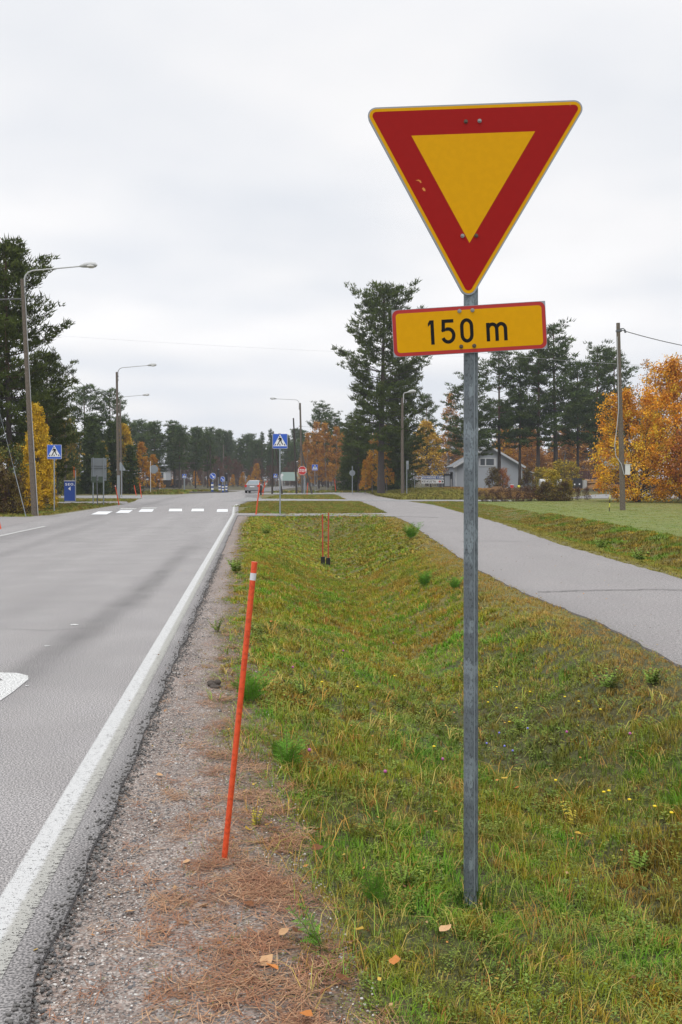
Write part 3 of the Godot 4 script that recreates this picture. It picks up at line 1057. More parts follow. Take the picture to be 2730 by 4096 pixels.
	b.tube([Vector3(0.14, 1.82, 0.14), Vector3(0.02, 1.8, 0.16), Vector3(-0.05, 2.1, 0.15), Vector3(-0.12, 2.35, 0.14), Vector3(-0.38, 2.75, 0.1), Vector3(-0.44, 3.3, 0.1), Vector3(-0.33, 4.2, 0.12), Vector3(-0.24, 5.2, 0.12), Vector3(-0.31, 8.8, 0.11)], [0.022], 8)
	part("service_cable", b, M.wire_pale, t)
	b = Mb.new()
	b.box(Vector3(-0.20, 9.1, 0.0), Vector3(0.26, 0.1, 0.25))
	b.tube([Vector3(-0.14, 9.2, 0), Vector3(0.03, 9.22, 0), Vector3(0.10, 9.15, 0)], [0.03], 6)
	b.tube([Vector3(0.10, 9.15, 0), Vector3(0.14, 9.0, 0)], [0.05], 8)
	part("insulator", b, M.zinc_dark, t)
	# dark stays and poles at the junction
	for k in [["dark leaning prop pole behind the right crossing sign", [-5.95, 110, -2.0, 0], [-8.9, 110, 7.2]], ["dark upright pole behind the right crossing sign", [-7.25, 110, -0.1, 0], [-7.15, 110, 6.6]], ["tall dark pole left of the stop sign pole", [-4.75, 112, -0.1, 0], [-5.1, 112, 8.1]], ["leaning prop pole against the stop sign lamp pole", [-3.1, 112, -0.1, 0], [-4.5, 116, 5.2]], ["slim dark pole beyond the blue keep-right signs", [-16.2, 130, -0.1, 0], [-16.3, 130, 5.8]]]:
		b = Mb.new()
		b.tube([P(k[1][0], k[1][1], -0.1) if k[1][2] > -1 else P(-6.2, 110, -0.1), P(k[2][0], k[2][1], k[2][2]) if k[1][2] > -1 else P(-7.1, 110, 6.4)], [0.11, 0.08], 8)
		solo("wooden_pole", b, M.dark_wood, k[0], "pole")
	for k in [[-28.5, 190, 9.2], [-27.0, 205, 8.0], [-24.2, 215, 8.6]]:
		b = Mb.new()
		b.tube([P(k[0], k[1], -0.1), P(k[0], k[1], k[2])], [0.15, 0.1], 8)
		solo("wooden_pole", b, M.pole_wood, "bare distant pole standing before the far dark pines", "pole", "bare distant poles")
	wire("sagging_cable", "sagging cable between the two nearest left lamp poles", P(-13.6, 45, 8.9), P(-18.25, 85, 8.9), 1.55, 0.015, M.wire)
	wire("lamp_cable", "thick cable leaving the nearest lamp pole to the left", P(-13.7, 45, 9.35), P(-22, 38, 8.9), 0.3, 0.035, M.wire)
	wire("overhead_wire", "thin long wire crossing the sky behind the lamp poles", P(-48, 140, 21.5), P(22, 150, 19.0), 0.4, 0.012, M.sign_white)
	wire("service_wire", "wire running right from the bare pole on the lawn", P(14.2, 53, 9.15), P(30, 66, 9.5), 0.55, 0.022, M.wire)
	wire("far_wire", "faint wire behind the bare pole at the right", P(12, 120, 16.5), P(45, 110, 13.2), 0.5, 0.014, M.wire_pale)

# ---------------------------------------------------------------- signs
func text_part(s: String, size: float, at: Vector3, m: Material, parent: Node, called := "lettering", wide := 1.0, bold := true, turn := 0.0) -> void:
	var f := SystemFont.new()
	f.font_names = PackedStringArray(["Droid Sans"])
	f.font_weight = 700 if bold else 400
	var t := TextMesh.new()
	t.text = s
	t.font = f
	t.font_size = 32
	t.pixel_size = size / 23.0
	t.depth = 0.002
	t.curve_step = 2.0
	t.material = m
	var o := MeshInstance3D.new()
	o.mesh = t
	o.name = called
	o.position = at
	o.rotation.y = turn
	o.scale = Vector3(wide, 1, 1)
	parent.add_child(o, true)

func crossing_sign(label: String, base: Vector3, size: float, mid: float, facing := 0.0, r := 0.03) -> Node3D:
	var t := thing("crossing_sign", label, "road sign", base, facing, "")
	var b := Mb.new()
	b.tube([Vector3(0, -0.2, 0), Vector3(0, mid - size * 0.45, 0)], [r], 12)
	part("post", b, M.zinc_far, t)
	var xf := Transform3D(Basis().scaled(Vector3(size, size, 1)), Vector3(0, mid, 0.0))
	b = Mb.new()
	var sq := round_poly([Vector2(-0.5, -0.5), Vector2(0.5, -0.5), Vector2(0.5, 0.5), Vector2(-0.5, 0.5)], 0.03, 4)
	b.plate(sq, xf, -0.03, 0.006)
	part("panel", b, M.tape, t)
	b = Mb.new()
	b.plate(inset(sq, 0.022), xf, 0.006, 0.009)
	part("blue_field", b, M.sign_blue, t)
	b = Mb.new()
	b.plate(PackedVector2Array([Vector2(0, 0.463), Vector2(-0.453, -0.343), Vector2(0.457, -0.343)]), xf, 0.009, 0.012)
	part("white_triangle", b, M.sign_white, t)
	b = Mb.new()
	var g := func(x: float, y: float) -> Vector2: return Vector2((x - 358.0) / 300.0, (417.0 - y) / 300.0)
	var head := PackedVector2Array()
	for k in 12:
		head.append(g.call(354, 323) + Vector2.from_angle(TAU * k / 12) * 0.042)
	b.plate(head, xf, 0.012, 0.015, false)
	b.plate(PackedVector2Array([g.call(338, 343), g.call(382, 350), g.call(380, 415), g.call(345, 412)]), xf, 0.012, 0.015, false)
	for l in [[345, 347, 333, 368, 320, 393], [378, 352, 390, 372, 393, 408], [352, 408, 330, 455, 302, 503], [372, 408, 392, 452, 416, 488]]:
		b.ribbon([g.call(l[0], l[1]), g.call(l[2], l[3]), g.call(l[4], l[5])], 0.045 if l[1] < 400 else 0.062, xf, 0.0155)
	part("walking_figure", b, M.sign_black, t)
	for s in [[262, 10, 490], [357, 0, 490], [452, -10, 490]]:
		b = Mb.new()
		b.ribbon([g.call(s[0] - s[1], 507), g.call(s[0] + s[1], 474)], 0.06, xf, 0.0150)
		part("zebra_stripe", b, M.sign_black, t)
	b = Mb.new()
	b.plate(PackedVector2Array([Vector2(-0.13, -0.46), Vector2(-0.03, -0.66), Vector2(0.03, -0.66), Vector2(0.13, -0.46)]), xf, -0.036, -0.0305)
	part("bracket", b, M.sign_blue, t)
	return t

func disc(r: float, n := 28) -> PackedVector2Array:
	var p := PackedVector2Array()
	for k in n:
		p.append(Vector2.from_angle(TAU * k / n) * r)
	return p

func keep_right(label: String, base: Vector3, size: float, mid: float, facing: float) -> void:
	var t := thing("keep_right_sign", label, "road sign", base, facing)
	var b := Mb.new()
	b.tube([Vector3(0, -0.1, 0), Vector3(0, mid - size * 0.4, 0)], [0.05], 10)
	part("post", b, M.zinc_far, t)
	var xf := Transform3D(Basis(), Vector3(0, mid, 0.05))
	b = Mb.new()
	b.plate(disc(size / 2), xf, -0.02, 0.0)
	part("panel", b, M.sign_white, t)
	b = Mb.new()
	b.plate(disc(size / 2 - 0.03), xf, 0.0, 0.008)
	part("blue_disc", b, M.sign_blue, t)
	b = Mb.new()
	var k := size
	b.ribbon([Vector2(-0.26 * k, 0.26 * k), Vector2(0.14 * k, -0.14 * k)], 0.11 * k, xf, 0.012)
	b.plate(PackedVector2Array([Vector2(0.27 * k, -0.27 * k), Vector2(0.24 * k, 0.06 * k), Vector2(-0.06 * k, -0.24 * k)]), xf, 0.008, 0.013, false)
	part("arrow", b, M.sign_white, t)

func bollard(called: String, label: String, base: Vector3, h: float) -> void:
	var t := thing(called, label, "bollard", base, 0.0, "blue and white striped bollards on the traffic island")
	for k in 5:
		var b := Mb.new()
		b.tube([Vector3(0, h * k / 5.0 - (0.05 if k == 0 else 0.0), 0), Vector3(0, h * (k + 1) / 5.0, 0)], [0.14, 0.14], 14)
		part("blue_stripe" if k % 2 == 0 else "white_stripe", b, M.sign_blue_dark if k % 2 == 0 else M.sign_white, t)

func signs() -> void:
	crossing_sign("blue crossing sign on a thin post beside the ditch, largest one right of road", P(-2.71, 46.4, -0.05), 0.66, 3.32)
	crossing_sign("blue crossing sign on a thin post before the yellow birch at the left verge", P(-14.0, 51, -0.05), 0.70, 2.96)
	crossing_sign("small blue crossing sign beside the white birch trunks", P(-2.95, 118, -0.05), 0.66, 2.92)
	crossing_sign("far blue crossing sign at the bend beyond the car", P(-8.05, 128, -0.05), 0.50, 2.0, 0.0, 0.02)
	crossing_sign("far blue crossing sign left of the traffic island", P(-18.0, 120, -0.05), 0.48, 1.95, 0.0, 0.08)
	# stop sign on the lamp pole
	var t := thing("stop_sign", "red octagonal stop sign mounted before the lamp pole at the junction", "road sign", P(-4.15, 112, -0.05))
	var b := Mb.new()
	b.tube([Vector3(0.24, -0.1, 0), Vector3(0.22, 1.95, 0)], [0.085], 10)
	part("cable_guard", b, M.zinc_far, t)
	b = Mb.new()
	b.tube([Vector3(0.0, -0.1, 0.0), Vector3(-0.02, 3.05, 0.0)], [0.05], 10)
	part("post", b, M.zinc_dark, t)
	var xf := Transform3D(Basis(), Vector3(0, 2.52, 0.09))
	var oct := PackedVector2Array()
	for k in 8:
		oct.append(Vector2.from_angle(TAU * (k + 0.5) / 8) * 0.50)
	b = Mb.new()
	b.plate(oct, xf, -0.03, 0.0)
	part("panel", b, M.sign_white, t)
	b = Mb.new()
	b.plate(inset(oct, 0.035), xf, 0.0, 0.01)
	part("red_field", b, M.stop_red, t)
	text_part("STOP", 0.30, Vector3(0, 2.52, 0.103), M.sign_white, t, "lettering", 0.92)
	# back of a round sign in front of the forest
	t = thing("round_sign", "grey back of a round sign on a post at the cycle path", "road sign", P(1.19, 110, -0.05))
	b = Mb.new()
	b.tube([Vector3(0, -0.1, 0), Vector3(0, 3.0, 0)], [0.045], 10)
	part("post", b, M.zinc_far, t)
	b = Mb.new()
	b.plate(disc(0.31), Transform3D(Basis(), Vector3(0, 2.25, -0.06)), -0.01, 0.01)
	part("panel", b, M.zinc_far, t)
	# blue foot and cycle path sign behind the pine trunk
	t = thing("path_sign", "round blue foot and cycle path sign beside the tall pine trunk", "road sign", P(4.25, 116, -0.05))
	b = Mb.new()
	b.tube([Vector3(0, -0.1, 0), Vector3(0, 2.2, 0)], [0.04], 10)
	part("post", b, M.zinc_far, t)
	b = Mb.new()
	b.plate(disc(0.32), Transform3D(Basis(), Vector3(0, 1.85, 0.06)), -0.01, 0.01)
	part("blue_disc", b, M.sign_blue, t)
	b = Mb.new()
	var px := Transform3D(Basis(), Vector3(0, 1.85, 0.075))
	b.ribbon([Vector2(-0.09, 0.14), Vector2(-0.06, 0.02), Vector2(-0.12, -0.14)], 0.06, px, 0.0)
	b.ribbon([Vector2(0.04, 0.05), Vector2(0.12, 0.03), Vector2(0.08, -0.12)], 0.05, px, 0.0)
	part("pictogram", b, M.sign_white, t)
	b = Mb.new()
	b.plate(PackedVector2Array([Vector2(-0.28, -0.1), Vector2(0.28, -0.1), Vector2(0.28, 0.1), Vector2(-0.28, 0.1)]), Transform3D(Basis(), Vector3(0, 1.36, 0.06)), -0.01, 0.01)
	part("lower_plate", b, M.sign_blue_dark, t)
	# direction signs
	var gy := gh(11.4, 128)
	t = thing("direction_sign", "blue and white direction signs on two legs before the yellow tree", "road sign", P(11.05, 126, gy))
	var c := 1.6 - gy
	for k in [-1.15, 1.15]:
		b = Mb.new()
		b.tube([Vector3(k, -0.1, -0.05), Vector3(k, c + 0.5, -0.05)], [0.04], 8)
		part("leg", b, M.zinc_far, t)
	for k in 2:
		var y := c + 0.14 - 0.48 * k
		var up := Transform3D(Basis(), Vector3(0, y, 0))
		b = Mb.new()
		var shape := PackedVector2Array([Vector2(-1.34, -0.22), Vector2(1.22, -0.22), Vector2(1.40, 0), Vector2(1.22, 0.22), Vector2(-1.34, 0.22)]) if k == 0 else PackedVector2Array([Vector2(-1.34, -0.22), Vector2(1.34, -0.22), Vector2(1.34, 0.22), Vector2(-1.34, 0.22)])
		b.plate(shape, up, -0.03, 0.0)
		part("panel", b, M.sign_white, t)
		if k == 0:
			b = Mb.new()
			b.plate(inset(shape, 0.035), up, 0.0, 0.01)
			part("blue_field", b, M.sign_blue_dark, t)
			b = Mb.new()
			b.plate(PackedVector2Array([Vector2(1.08, -0.17), Vector2(1.32, 0), Vector2(1.08, 0.17)]), up, 0.010, 0.016, false)
			part("arrow", b, M.sign_white, t)
			text_part("ROVANIEMI 135", 0.25, Vector3(-0.16, y, 0.014), M.sign_white, t, "lettering", 0.92)
		else:
			text_part("KESKUSTA", 0.26, Vector3(-0.46, y, 0.003), M.black, t, "lettering", 1.0)
			b = Mb.new()
			b.ribbon([Vector2(0.72, 0), Vector2(1.02, 0)], 0.10, up, 0.005)
			b.ribbon([Vector2(0.87, -0.15), Vector2(0.87, 0.15)], 0.10, up, 0.006)
			part("red_cross", b, M.stop_red, t)
			b = Mb.new()
			b.plate(PackedVector2Array([Vector2(1.10, -0.18), Vector2(1.32, 0), Vector2(1.10, 0.18)]), up, 0.0, 0.005, false)
			part("arrow", b, M.black, t)
	# slim posts by the direction sign
	for k in [[13.5, 128, 1.15, "slim pale marker post right of the direction signs"], [8.6, 122, 1.5, "slim grey post left of the direction signs"]]:
		b = Mb.new()
		b.tube([P(k[0], k[1], gh(k[0], k[1]) - 0.1), P(k[0], k[1], gh(k[0], k[1]) + k[2])], [0.04], 8)
		solo("marker_post", b, M.zinc_far if k[0] < 10 else M.sign_white, k[3], "post")
	t = thing("narrow_sign", "edge-on grey sign on a post just right of the cycle path lamp", "road sign", P(6.05, 96, -0.05))
	b = Mb.new()
	b.tube([Vector3(0, -0.1, 0), Vector3(0, 3.0, 0)], [0.04], 8)
	part("post", b, M.zinc_far, t)
	b = Mb.new()
	b.box(Vector3(0.06, 2.9, 0), Vector3(0.03, 0.8, 0.6), Basis(Vector3.UP, 0.25))
	part("panel", b, M.zinc_far, t)
	# traffic island: grassy bank with kerb, keep-right signs, bollards, signal heads seen from the side
	b = Mb.new()
	sheet(b, v2s([-21, 125, -17.5, 126, -14.2, 125, -13.2, 122.5]), v2s([-21.5, 119, -17.5, 118.4, -14.2, 118.6, -13.2, 120.5]), 0.13, 2, 0.2, func(_x, _d, _t): return Color(0.30, 0.29, 0.28))
	setting("traffic_island", b, M.path)
	keep_right("larger round blue keep-right sign on the traffic island", P(-14.65, 119.4, 0.12), 0.72, 1.78, 0.0)
	keep_right("smaller round blue keep-right sign turned aside on the island", P(-13.75, 121.5, 0.12), 0.66, 1.42, -0.55)
	for k in [[-14.65, 118.9, 1.08], [-13.90, 119.6, 0.85], [-13.45, 119.0, 0.76], [-13.28, 121.0, 0.80]]:
		bollard("striped_bollard", "blue and white striped bollard on the traffic island below the keep-right signs", P(k[0], k[1], 0.12), k[2])
	for k in [[-14.35, 122.5, 2.65, "taller dark signal head on a grey post behind the keep-right sign"], [-13.5, 123.5, 2.15, "shorter dark signal head on a grey post behind the small keep-right sign"]]:
		t = thing("signal_post", k[3], "traffic signal", P(k[0], k[1], 0.12))
		b = Mb.new()
		b.tube([Vector3(0, -0.1, 0), Vector3(0, k[2], 0)], [0.055], 10)
		part("post", b, M.zinc_far, t)
		b = Mb.new()
		b.box(Vector3(-0.05, k[2] - 0.55, 0.1), Vector3(0.26, 0.85, 0.22))
		part("signal_head", b, M.black, t)
	b = Mb.new()
	b.plate(disc(0.22), Transform3D(Basis(), P(-9.6, 170, 2.2)), -0.02, 0.0)
	b.tube([P(-9.6, 170.05, -0.1), P(-9.6, 170.05, 2.3)], [0.05], 8)
	solo("round_sign", b, M.sign_white, "small pale round sign on a post left of the car", "road sign")
	t = thing("green_board", "wide pale green board behind the car roof", "road sign", P(-9.9, 205, -0.1))
	b = Mb.new()
	b.box(Vector3(0, 2.15, 0), Vector3(3.6, 1.7, 0.08))
	part("panel", b, mat("board_green", lin(0.34, 0.46, 0.42), 0.5), t)
	for k in [-1.3, 1.3]:
		b = Mb.new()
		b.tube([Vector3(k, -0.1, -0.1), Vector3(k, 2.9, -0.1)], [0.06], 8)
		part("leg", b, M.zinc_far, t)
	# left side: back of a large board on two posts
	t = thing("sign_board", "grey back of a large sign board on two posts at the left verge", "road sign", P(-14.85, 64, -0.05))
	b = Mb.new()
	b.box(Vector3(0, 2.22, -0.05), Vector3(0.94, 1.38, 0.02))
	part("panel", b, M.zinc_far, t)
	for k in [-0.34, 0.30]:
		b = Mb.new()
		b.tube([Vector3(k, -0.1, 0), Vector3(k, 2.95, 0)], [0.038], 10)
		part("post", b, M.zinc_far, t)
	for k in [2.42, 2.28, 1.68]:
		b = Mb.new()
		b.box(Vector3(0, k, -0.025), Vector3(0.93, 0.03, 0.03))
		part("rail", b, M.zinc_dark, t)
	t = thing("small_sign_post", "thin dark post with two small green sign backs in front of the grey board", "road sign", P(-14.4, 61.8, -0.05))
	b = Mb.new()
	b.tube([Vector3(0, -0.1, 0), Vector3(-0.05, 1.85, 0)], [0.032], 8)
	part("post", b, M.zinc_dark, t)
	for k in [-0.2, 0.2]:
		b = Mb.new()
		b.box(Vector3(k - 0.03, 1.60, -0.03), Vector3(0.27, 0.36, 0.02))
		part("panel", b, mat("back_green", lin(0.07, 0.10, 0.075), 0.6) if not M.has("back_green") else M.back_green, t)
	t = thing("triangle_sign", "grey back of a triangular sign behind the second lamp pole", "road sign", P(-19.0, 90, -0.05))
	b = Mb.new()
	b.tube([Vector3(0.1, -0.1, 0), Vector3(0.1, 3.0, 0)], [0.04], 8)
	part("post", b, M.zinc_far, t)
	b = Mb.new()
	b.plate(round_poly([Vector2(-0.45, 2.35), Vector2(0.45, 2.35), Vector2(0, 3.14)], 0.04, 4), Transform3D(Basis(), Vector3(0, 0, -0.06)), -0.02, 0.0)
	part("panel", b, M.zinc_far, t)
	t = thing("octagon_sign", "pale back of an octagonal sign by the fourth lamp pole", "road sign", P(-20.8, 116, -0.05))
	b = Mb.new()
	b.tube([Vector3(-0.35, -0.1, 0), Vector3(-0.35, 3.6, 0)], [0.035], 8)
	part("post", b, M.sign_white, t)
	b = Mb.new()
	var oc := PackedVector2Array()
	for k in 8:
		oc.append(Vector2.from_angle(TAU * (k + 0.5) / 8) * 0.5)
	b.plate(oc, Transform3D(Basis(), Vector3(0, 2.7, -0.05)), -0.02, 0.0)
	part("panel", b, M.zinc_far, t)
	# blue advertising board with its pennant
	t = thing("blue_board", "tall blue board with white lettering and a left arrow on the left grass", "sign board", P(-18.7, 72, -0.05))
	b = Mb.new()
	b.box(Vector3(0, 0.80, 0), Vector3(0.74, 1.36, 0.10))
	part("panel", b, M.board_blue, t)
	b = Mb.new()
	b.box(Vector3(0, 1.50, 0), Vector3(0.78, 0.035, 0.14))
	part("top_rail", b, M.sign_white, t)
	b = Mb.new()
	b.box(Vector3(0, 0.06, 0), Vector3(0.6, 0.12, 0.4))
	part("foot", b, M.concrete, t)
	text_part("SEO.", 0.17, Vector3(0.03, 1.26, 0.052), M.sign_white, t, "lettering", 1.35)
	b = Mb.new()
	b.plate(PackedVector2Array([Vector2(-0.10, 0.97), Vector2(0.07, 0.83), Vector2(0.07, 1.11)]), Transform3D(Basis(), Vector3(0, 0, 0.05)), 0.0, 0.006, false)
	part("arrow", b, M.sign_white, t)
	t = thing("pennant_sign", "narrow orange pennant board on a grey post behind the blue board", "sign board", P(-18.2, 71.6, -0.05))
	b = Mb.new()
	b.tube([Vector3(0, -0.1, 0), Vector3(0, 2.4, 0)], [0.035], 8)
	part("post", b, M.zinc_far, t)
	b = Mb.new()
	b.plate(PackedVector2Array([Vector2(-0.02, 2.46), Vector2(-0.02, 1.75), Vector2(-0.10, 1.75), Vector2(-0.20, 2.52)]), Transform3D(Basis(), Vector3.ZERO), -0.02, 0.02)
	part("pennant", b, mat("pennant_orange", lin(0.45, 0.10, 0.02), 0.6), t)
	t = thing("far_blue_signs", "tiny blue direction sign low behind the nearest lamp pole", "road sign", P(-20.2, 70, -0.05), 0.4)
	b = Mb.new()
	b.box(Vector3(0, 1.05, 0), Vector3(0.5, 0.2, 0.03))
	b.box(Vector3(0.25, 0.83, 0), Vector3(0.5, 0.16, 0.03))
	part("panel", b, M.sign_blue_dark, t)
	b = Mb.new()
	b.tube([Vector3(0.1, -0.1, -0.03), Vector3(0.1, 1.15, -0.03)], [0.03], 8)
	part("post", b, M.zinc_far, t)
	for k in [[-23.6, 92, 1.6, "slim grey post on the grass between the blue board and the grey board"]]:
		b = Mb.new()
		b.tube([P(k[0], k[1], -0.1), P(k[0], k[1], k[2])], [0.05], 8)
		solo("marker_post", b, M.zinc_dark, k[3], "post")
	# small roadside cabinet and short posts at the far corner
	b = Mb.new()
	b.tube([P(-8.05, 105, -0.1), P(-8.05, 105, 0.95)], [0.09], 10)
	solo("marker_post", b, M.black, "short dark bollard post right of the car", "post")
	b = Mb.new()
	b.tube([P(-4.3, 150, -0.1), P(-4.3, 150, 2.0)], [0.05], 8)
	b.box(P(-4.3, 150, 2.0) + Vector3(0, 0, 0.06), Vector3(0.55, 0.7, 0.03))
	solo("small_sign", b, M.zinc_far, "small grey sign by the far right road bend", "road sign")

# ---------------------------------------------------------------- car
func loft(b: Mb, secs: Array, n := 20) -> void:
	# sections [z, half width, bottom, top, roundness]
	var first := b.v.size()
	for s in secs:
		var cy: float = (s[2] + s[3]) / 2.0
		var hy: float = (s[3] - s[2]) / 2.0
		for k in n + 1:
			var a := TAU * k / n
			var cs := cos(a)
			var sn := sin(a)
			var e: float = s[4]
			var p := Vector3(signf(cs) * pow(absf(cs), e) * s[1], cy + signf(sn) * pow(absf(sn), e) * hy, s[0])
			b.vert(p, Vector3(cs / s[1], sn / hy, 0).normalized())
	var w := n + 1
	for i in secs.size() - 1:
		for k in n:
			var a := first + i * w + k
			b.face(a, a + w, a + w + 1)
			b.face(a, a + w + 1, a + 1)
	for e in [0, secs.size() - 1]:
		var s: Array = secs[e]
		var ci := b.vert(Vector3(0, (s[2] + s[3]) / 2.0, s[0]), Vector3(0, 0, 1 if e == 0 else -1))
		var f := b.v.size()
		for k in n + 1:
			b.vert(b.v[first + e * w + k], Vector3(0, 0, 1 if e == 0 else -1))
		for k in n:
			if e == 0:
				b.face(ci, f + k, f + k + 1)
			else:
				b.face(ci, f + k + 1, f + k)

func car() -> void:
	# tail towards +z
	var t := thing("saloon_car", "silver grey saloon car seen from behind on the far road", "car", P(-9.75, 118, 0.0), -0.05)
	var b := Mb.new()
	loft(b, [[2.2, 0.74, 0.36, 0.92, 0.45], [2.12, 0.85, 0.30, 1.0, 0.4], [1.4, 0.885, 0.24, 1.02, 0.35], [-0.5, 0.885, 0.22, 0.96, 0.35], [-1.6, 0.86, 0.24, 0.86, 0.4], [-2.1, 0.80, 0.28, 0.74, 0.45], [-2.25, 0.66, 0.34, 0.62, 0.5]])
	part("body", b, M.car_paint, t)
	b = Mb.new()
	loft(b, [[1.75, 0.74, 0.9, 1.0, 0.5], [1.05, 0.63, 0.9, 1.38, 0.42], [0.5, 0.61, 0.9, 1.44, 0.42], [-0.3, 0.61, 0.9, 1.42, 0.42], [-1.25, 0.74, 0.85, 0.93, 0.5]])
	part("cabin", b, M.car_paint, t)
	b = Mb.new()
	b.quad(Vector3(-0.60, 1.03, 1.70), Vector3(0.60, 1.03, 1.70), Vector3(0.51, 1.33, 1.20), Vector3(-0.51, 1.33, 1.20))
	part("rear_window", b, M.car_glass, t)
	for s in [-1.0, 1.0]:
		b = Mb.new()
		b.quad(Vector3(s * 0.70, 1.0, 1.2), Vector3(s * 0.70, 1.0, -0.8), Vector3(s * 0.625, 1.33, -0.1), Vector3(s * 0.64, 1.33, 0.9))
		part("side_window", b, M.car_glass, t)
		b = Mb.new()
		b.box(Vector3(s * 0.70, 0.80, 2.17), Vector3(0.24, 0.26, 0.12), Basis(Vector3.UP, s * 0.25))
		part("tail_light", b, M.tail_red, t)
		for z in [1.35, -1.35]:
			b = Mb.new()
			b.tube([Vector3(s * 0.66, 0.31, z), Vector3(s * 0.88, 0.31, z)], [0.31], 18)
			var wh := part("wheel", b, M.rubber, t)
			b = Mb.new()
			b.tube([Vector3(s * 0.86, 0.31, z), Vector3(s * 0.89, 0.31, z)], [0.19], 14)
			part("rim", b, M.lamp_grey, wh)
	b = Mb.new()
	b.box(Vector3(0, 0.40, 2.18), Vector3(1.5, 0.20, 0.12))
	part("bumper", b, M.car_paint, t)
	b = Mb.new()
	b.box(Vector3(0, 0.27, 2.12), Vector3(1.3, 0.10, 0.12))
	part("lower_bumper", b, M.black, t)
	b = Mb.new()
	b.box(Vector3(0, 0.72, 2.22), Vector3(0.52, 0.12, 0.02))
	part("number_plate", b, M.sign_white, t)
	for s in [-1.0, 1.0]:
		b = Mb.new()
		b.box(Vector3(s * 0.93, 1.0, -0.65), Vector3(0.16, 0.12, 0.1))
		part("wing_mirror", b, M.car_paint, t)

# ---------------------------------------------------------------- house and yard at the right
func yard() -> void:
	# grey gabled house behind the pines; the gable faces the road
	var t := thing("grey_house", "grey wooden house with a pale-trimmed gable behind the pine trunks", "house", P(20.1, 142, 0.6))
	var hw := 4.5
	var ev := 2.75
	var ap := 5.4
	var b := Mb.new()
	var gable := PackedVector2Array([Vector2(-hw, -0.5), Vector2(hw, -0.5), Vector2(hw, ev), Vector2(0, ap), Vector2(-hw, ev)])
	b.plate(gable, Transform3D.IDENTITY, -9.0, 0.0)
	part("wall", b, M.house_wall, t)
	b = Mb.new()
	for y in 26:      # wall boards: narrow raised cover strips
		var x := -hw + 0.18 + y * 0.345
		var top := ev + (ap - ev) * (1.0 - absf(x) / hw) - 0.12
		b.box(Vector3(x, top / 2.0, 0.012), Vector3(0.05, top, 0.024))
	var strips := part("cover_strips", b, M.house_wall, t)
	strips.set_meta("kind", "stuff")
	for s in [-1.0, 1.0]:
		b = Mb.new()
		var dirv := Vector3(s * hw, ev - ap, 0).normalized()
		var nn := Vector3(-dirv.y * s, dirv.x * s, 0).normalized()
		var basis := Basis(dirv, nn if nn.y > 0 else -nn, dirv.cross(nn if nn.y > 0 else -nn))
		var mid := Vector3(s * hw * 0.54, lerpf(ap, ev, 0.54) + 0.08, -4.4)
		b.box(mid, Vector3(sqrt(hw * hw + pow(ap - ev, 2)) * 1.10, 0.14, 9.9), basis)
		var rf := part("roof", b, M.roof_dark, t)
		b = Mb.new()
		b.box(mid + Vector3(0, -0.06, 4.98), Vector3(sqrt(hw * hw + pow(ap - ev, 2)) * 1.10, 0.26, 0.06), basis)
		part("bargeboard", b, M.house_trim, rf)
	b = Mb.new()
	b.box(Vector3(-0.15, 3.25, 0.03), Vector3(2.3, 1.15, 0.08))
	var wn := part("window", b, M.house_trim, t)
	for k in [[-0.85, 0.62], [0.15, 1.05]]:
		b = Mb.new()
		b.box(Vector3(k[0], 3.27, 0.075), Vector3(k[1], 0.86, 0.02))
		part("pane", b, M.window_glass, wn)
	for s in [-1.0, 1.0]:
		b = Mb.new()
		b.box(Vector3(s * (hw - 0.04), 1.1, 0.03), Vector3(0.14, 3.2, 0.1))
		part("corner_board", b, M.house_trim, t)
	b = Mb.new()
	b.box(Vector3(hw + 1.0, 2.0, -1.5), Vector3(2.2, 0.12, 3.2), Basis(Vector3.BACK, -0.30))
	var pr := part("porch_roof", b, M.house_trim, t)
	b = Mb.new()
	b.tube([Vector3(hw + 1.7, -0.4, -0.1), Vector3(hw + 1.7, 1.75, -0.1)], [0.06], 8)
	part("porch_post", b, M.house_trim, pr)
	b = Mb.new()
	b.box(Vector3(hw + 0.9, 0.6, -2.0), Vector3(1.4, 2.2, 1.6))
	part("porch_wall", b, M.house_wall, t)
	# low grey shed left of the house
	t = thing("grey_shed", "small dark grey shed between the yellow tree and the grey house", "shed", P(14.6, 146, 0.55))
	b = Mb.new()
	b.box(Vector3(0, 0.8, -1.5), Vector3(1.7, 1.8, 3))
	part("wall", b, mat("shed_wall", lin(0.085, 0.09, 0.10), 0.9), t)
	b = Mb.new()
	b.box(Vector3(0, 1.85, -1.4), Vector3(2.0, 0.12, 3.5), Basis(Vector3.BACK, 0.14))
	part("roof", b, M.roof_dark, t)
	b = Mb.new()
	b.box(Vector3(0.25, 0.75, 0.03), Vector3(0.7, 1.5, 0.06))
	part("door", b, M.house_wall, t)
	# timber stack with a bucket and a bag
	var ty := gh(17.2, 110)
	t = thing("timber_stack", "long low stack of brown timber beams in front of the grey house", "timber", P(17.0, 110, ty))
	for r in 3:
		for k in 2:
			b = Mb.new()
			b.box(Vector3(0.03 * r - 0.04 * k, 0.10 + r * 0.17, -0.25 * k), Vector3(4.0 - 0.12 * r + 0.2 * k, 0.155, 0.22))
			part("beam", b, M.log, t)
	b = Mb.new()
	b.box(Vector3(-0.55, 0.60, -0.2), Vector3(1.0, 0.12, 0.5))
	part("beam", b, M.house_trim if false else M.log, t)
	t = thing("bucket", "small red bucket with a white lid on the timber stack", "bucket", P(18.0, 109.95, ty + 0.52))
	b = Mb.new()
	b.tube([Vector3.ZERO, Vector3(0, 0.30, 0)], [0.17, 0.2], 14)
	part("body", b, M.stop_red, t)
	b = Mb.new()
	b.tube([Vector3(0, 0.301, 0), Vector3(0, 0.37, 0)], [0.21, 0.2], 14)
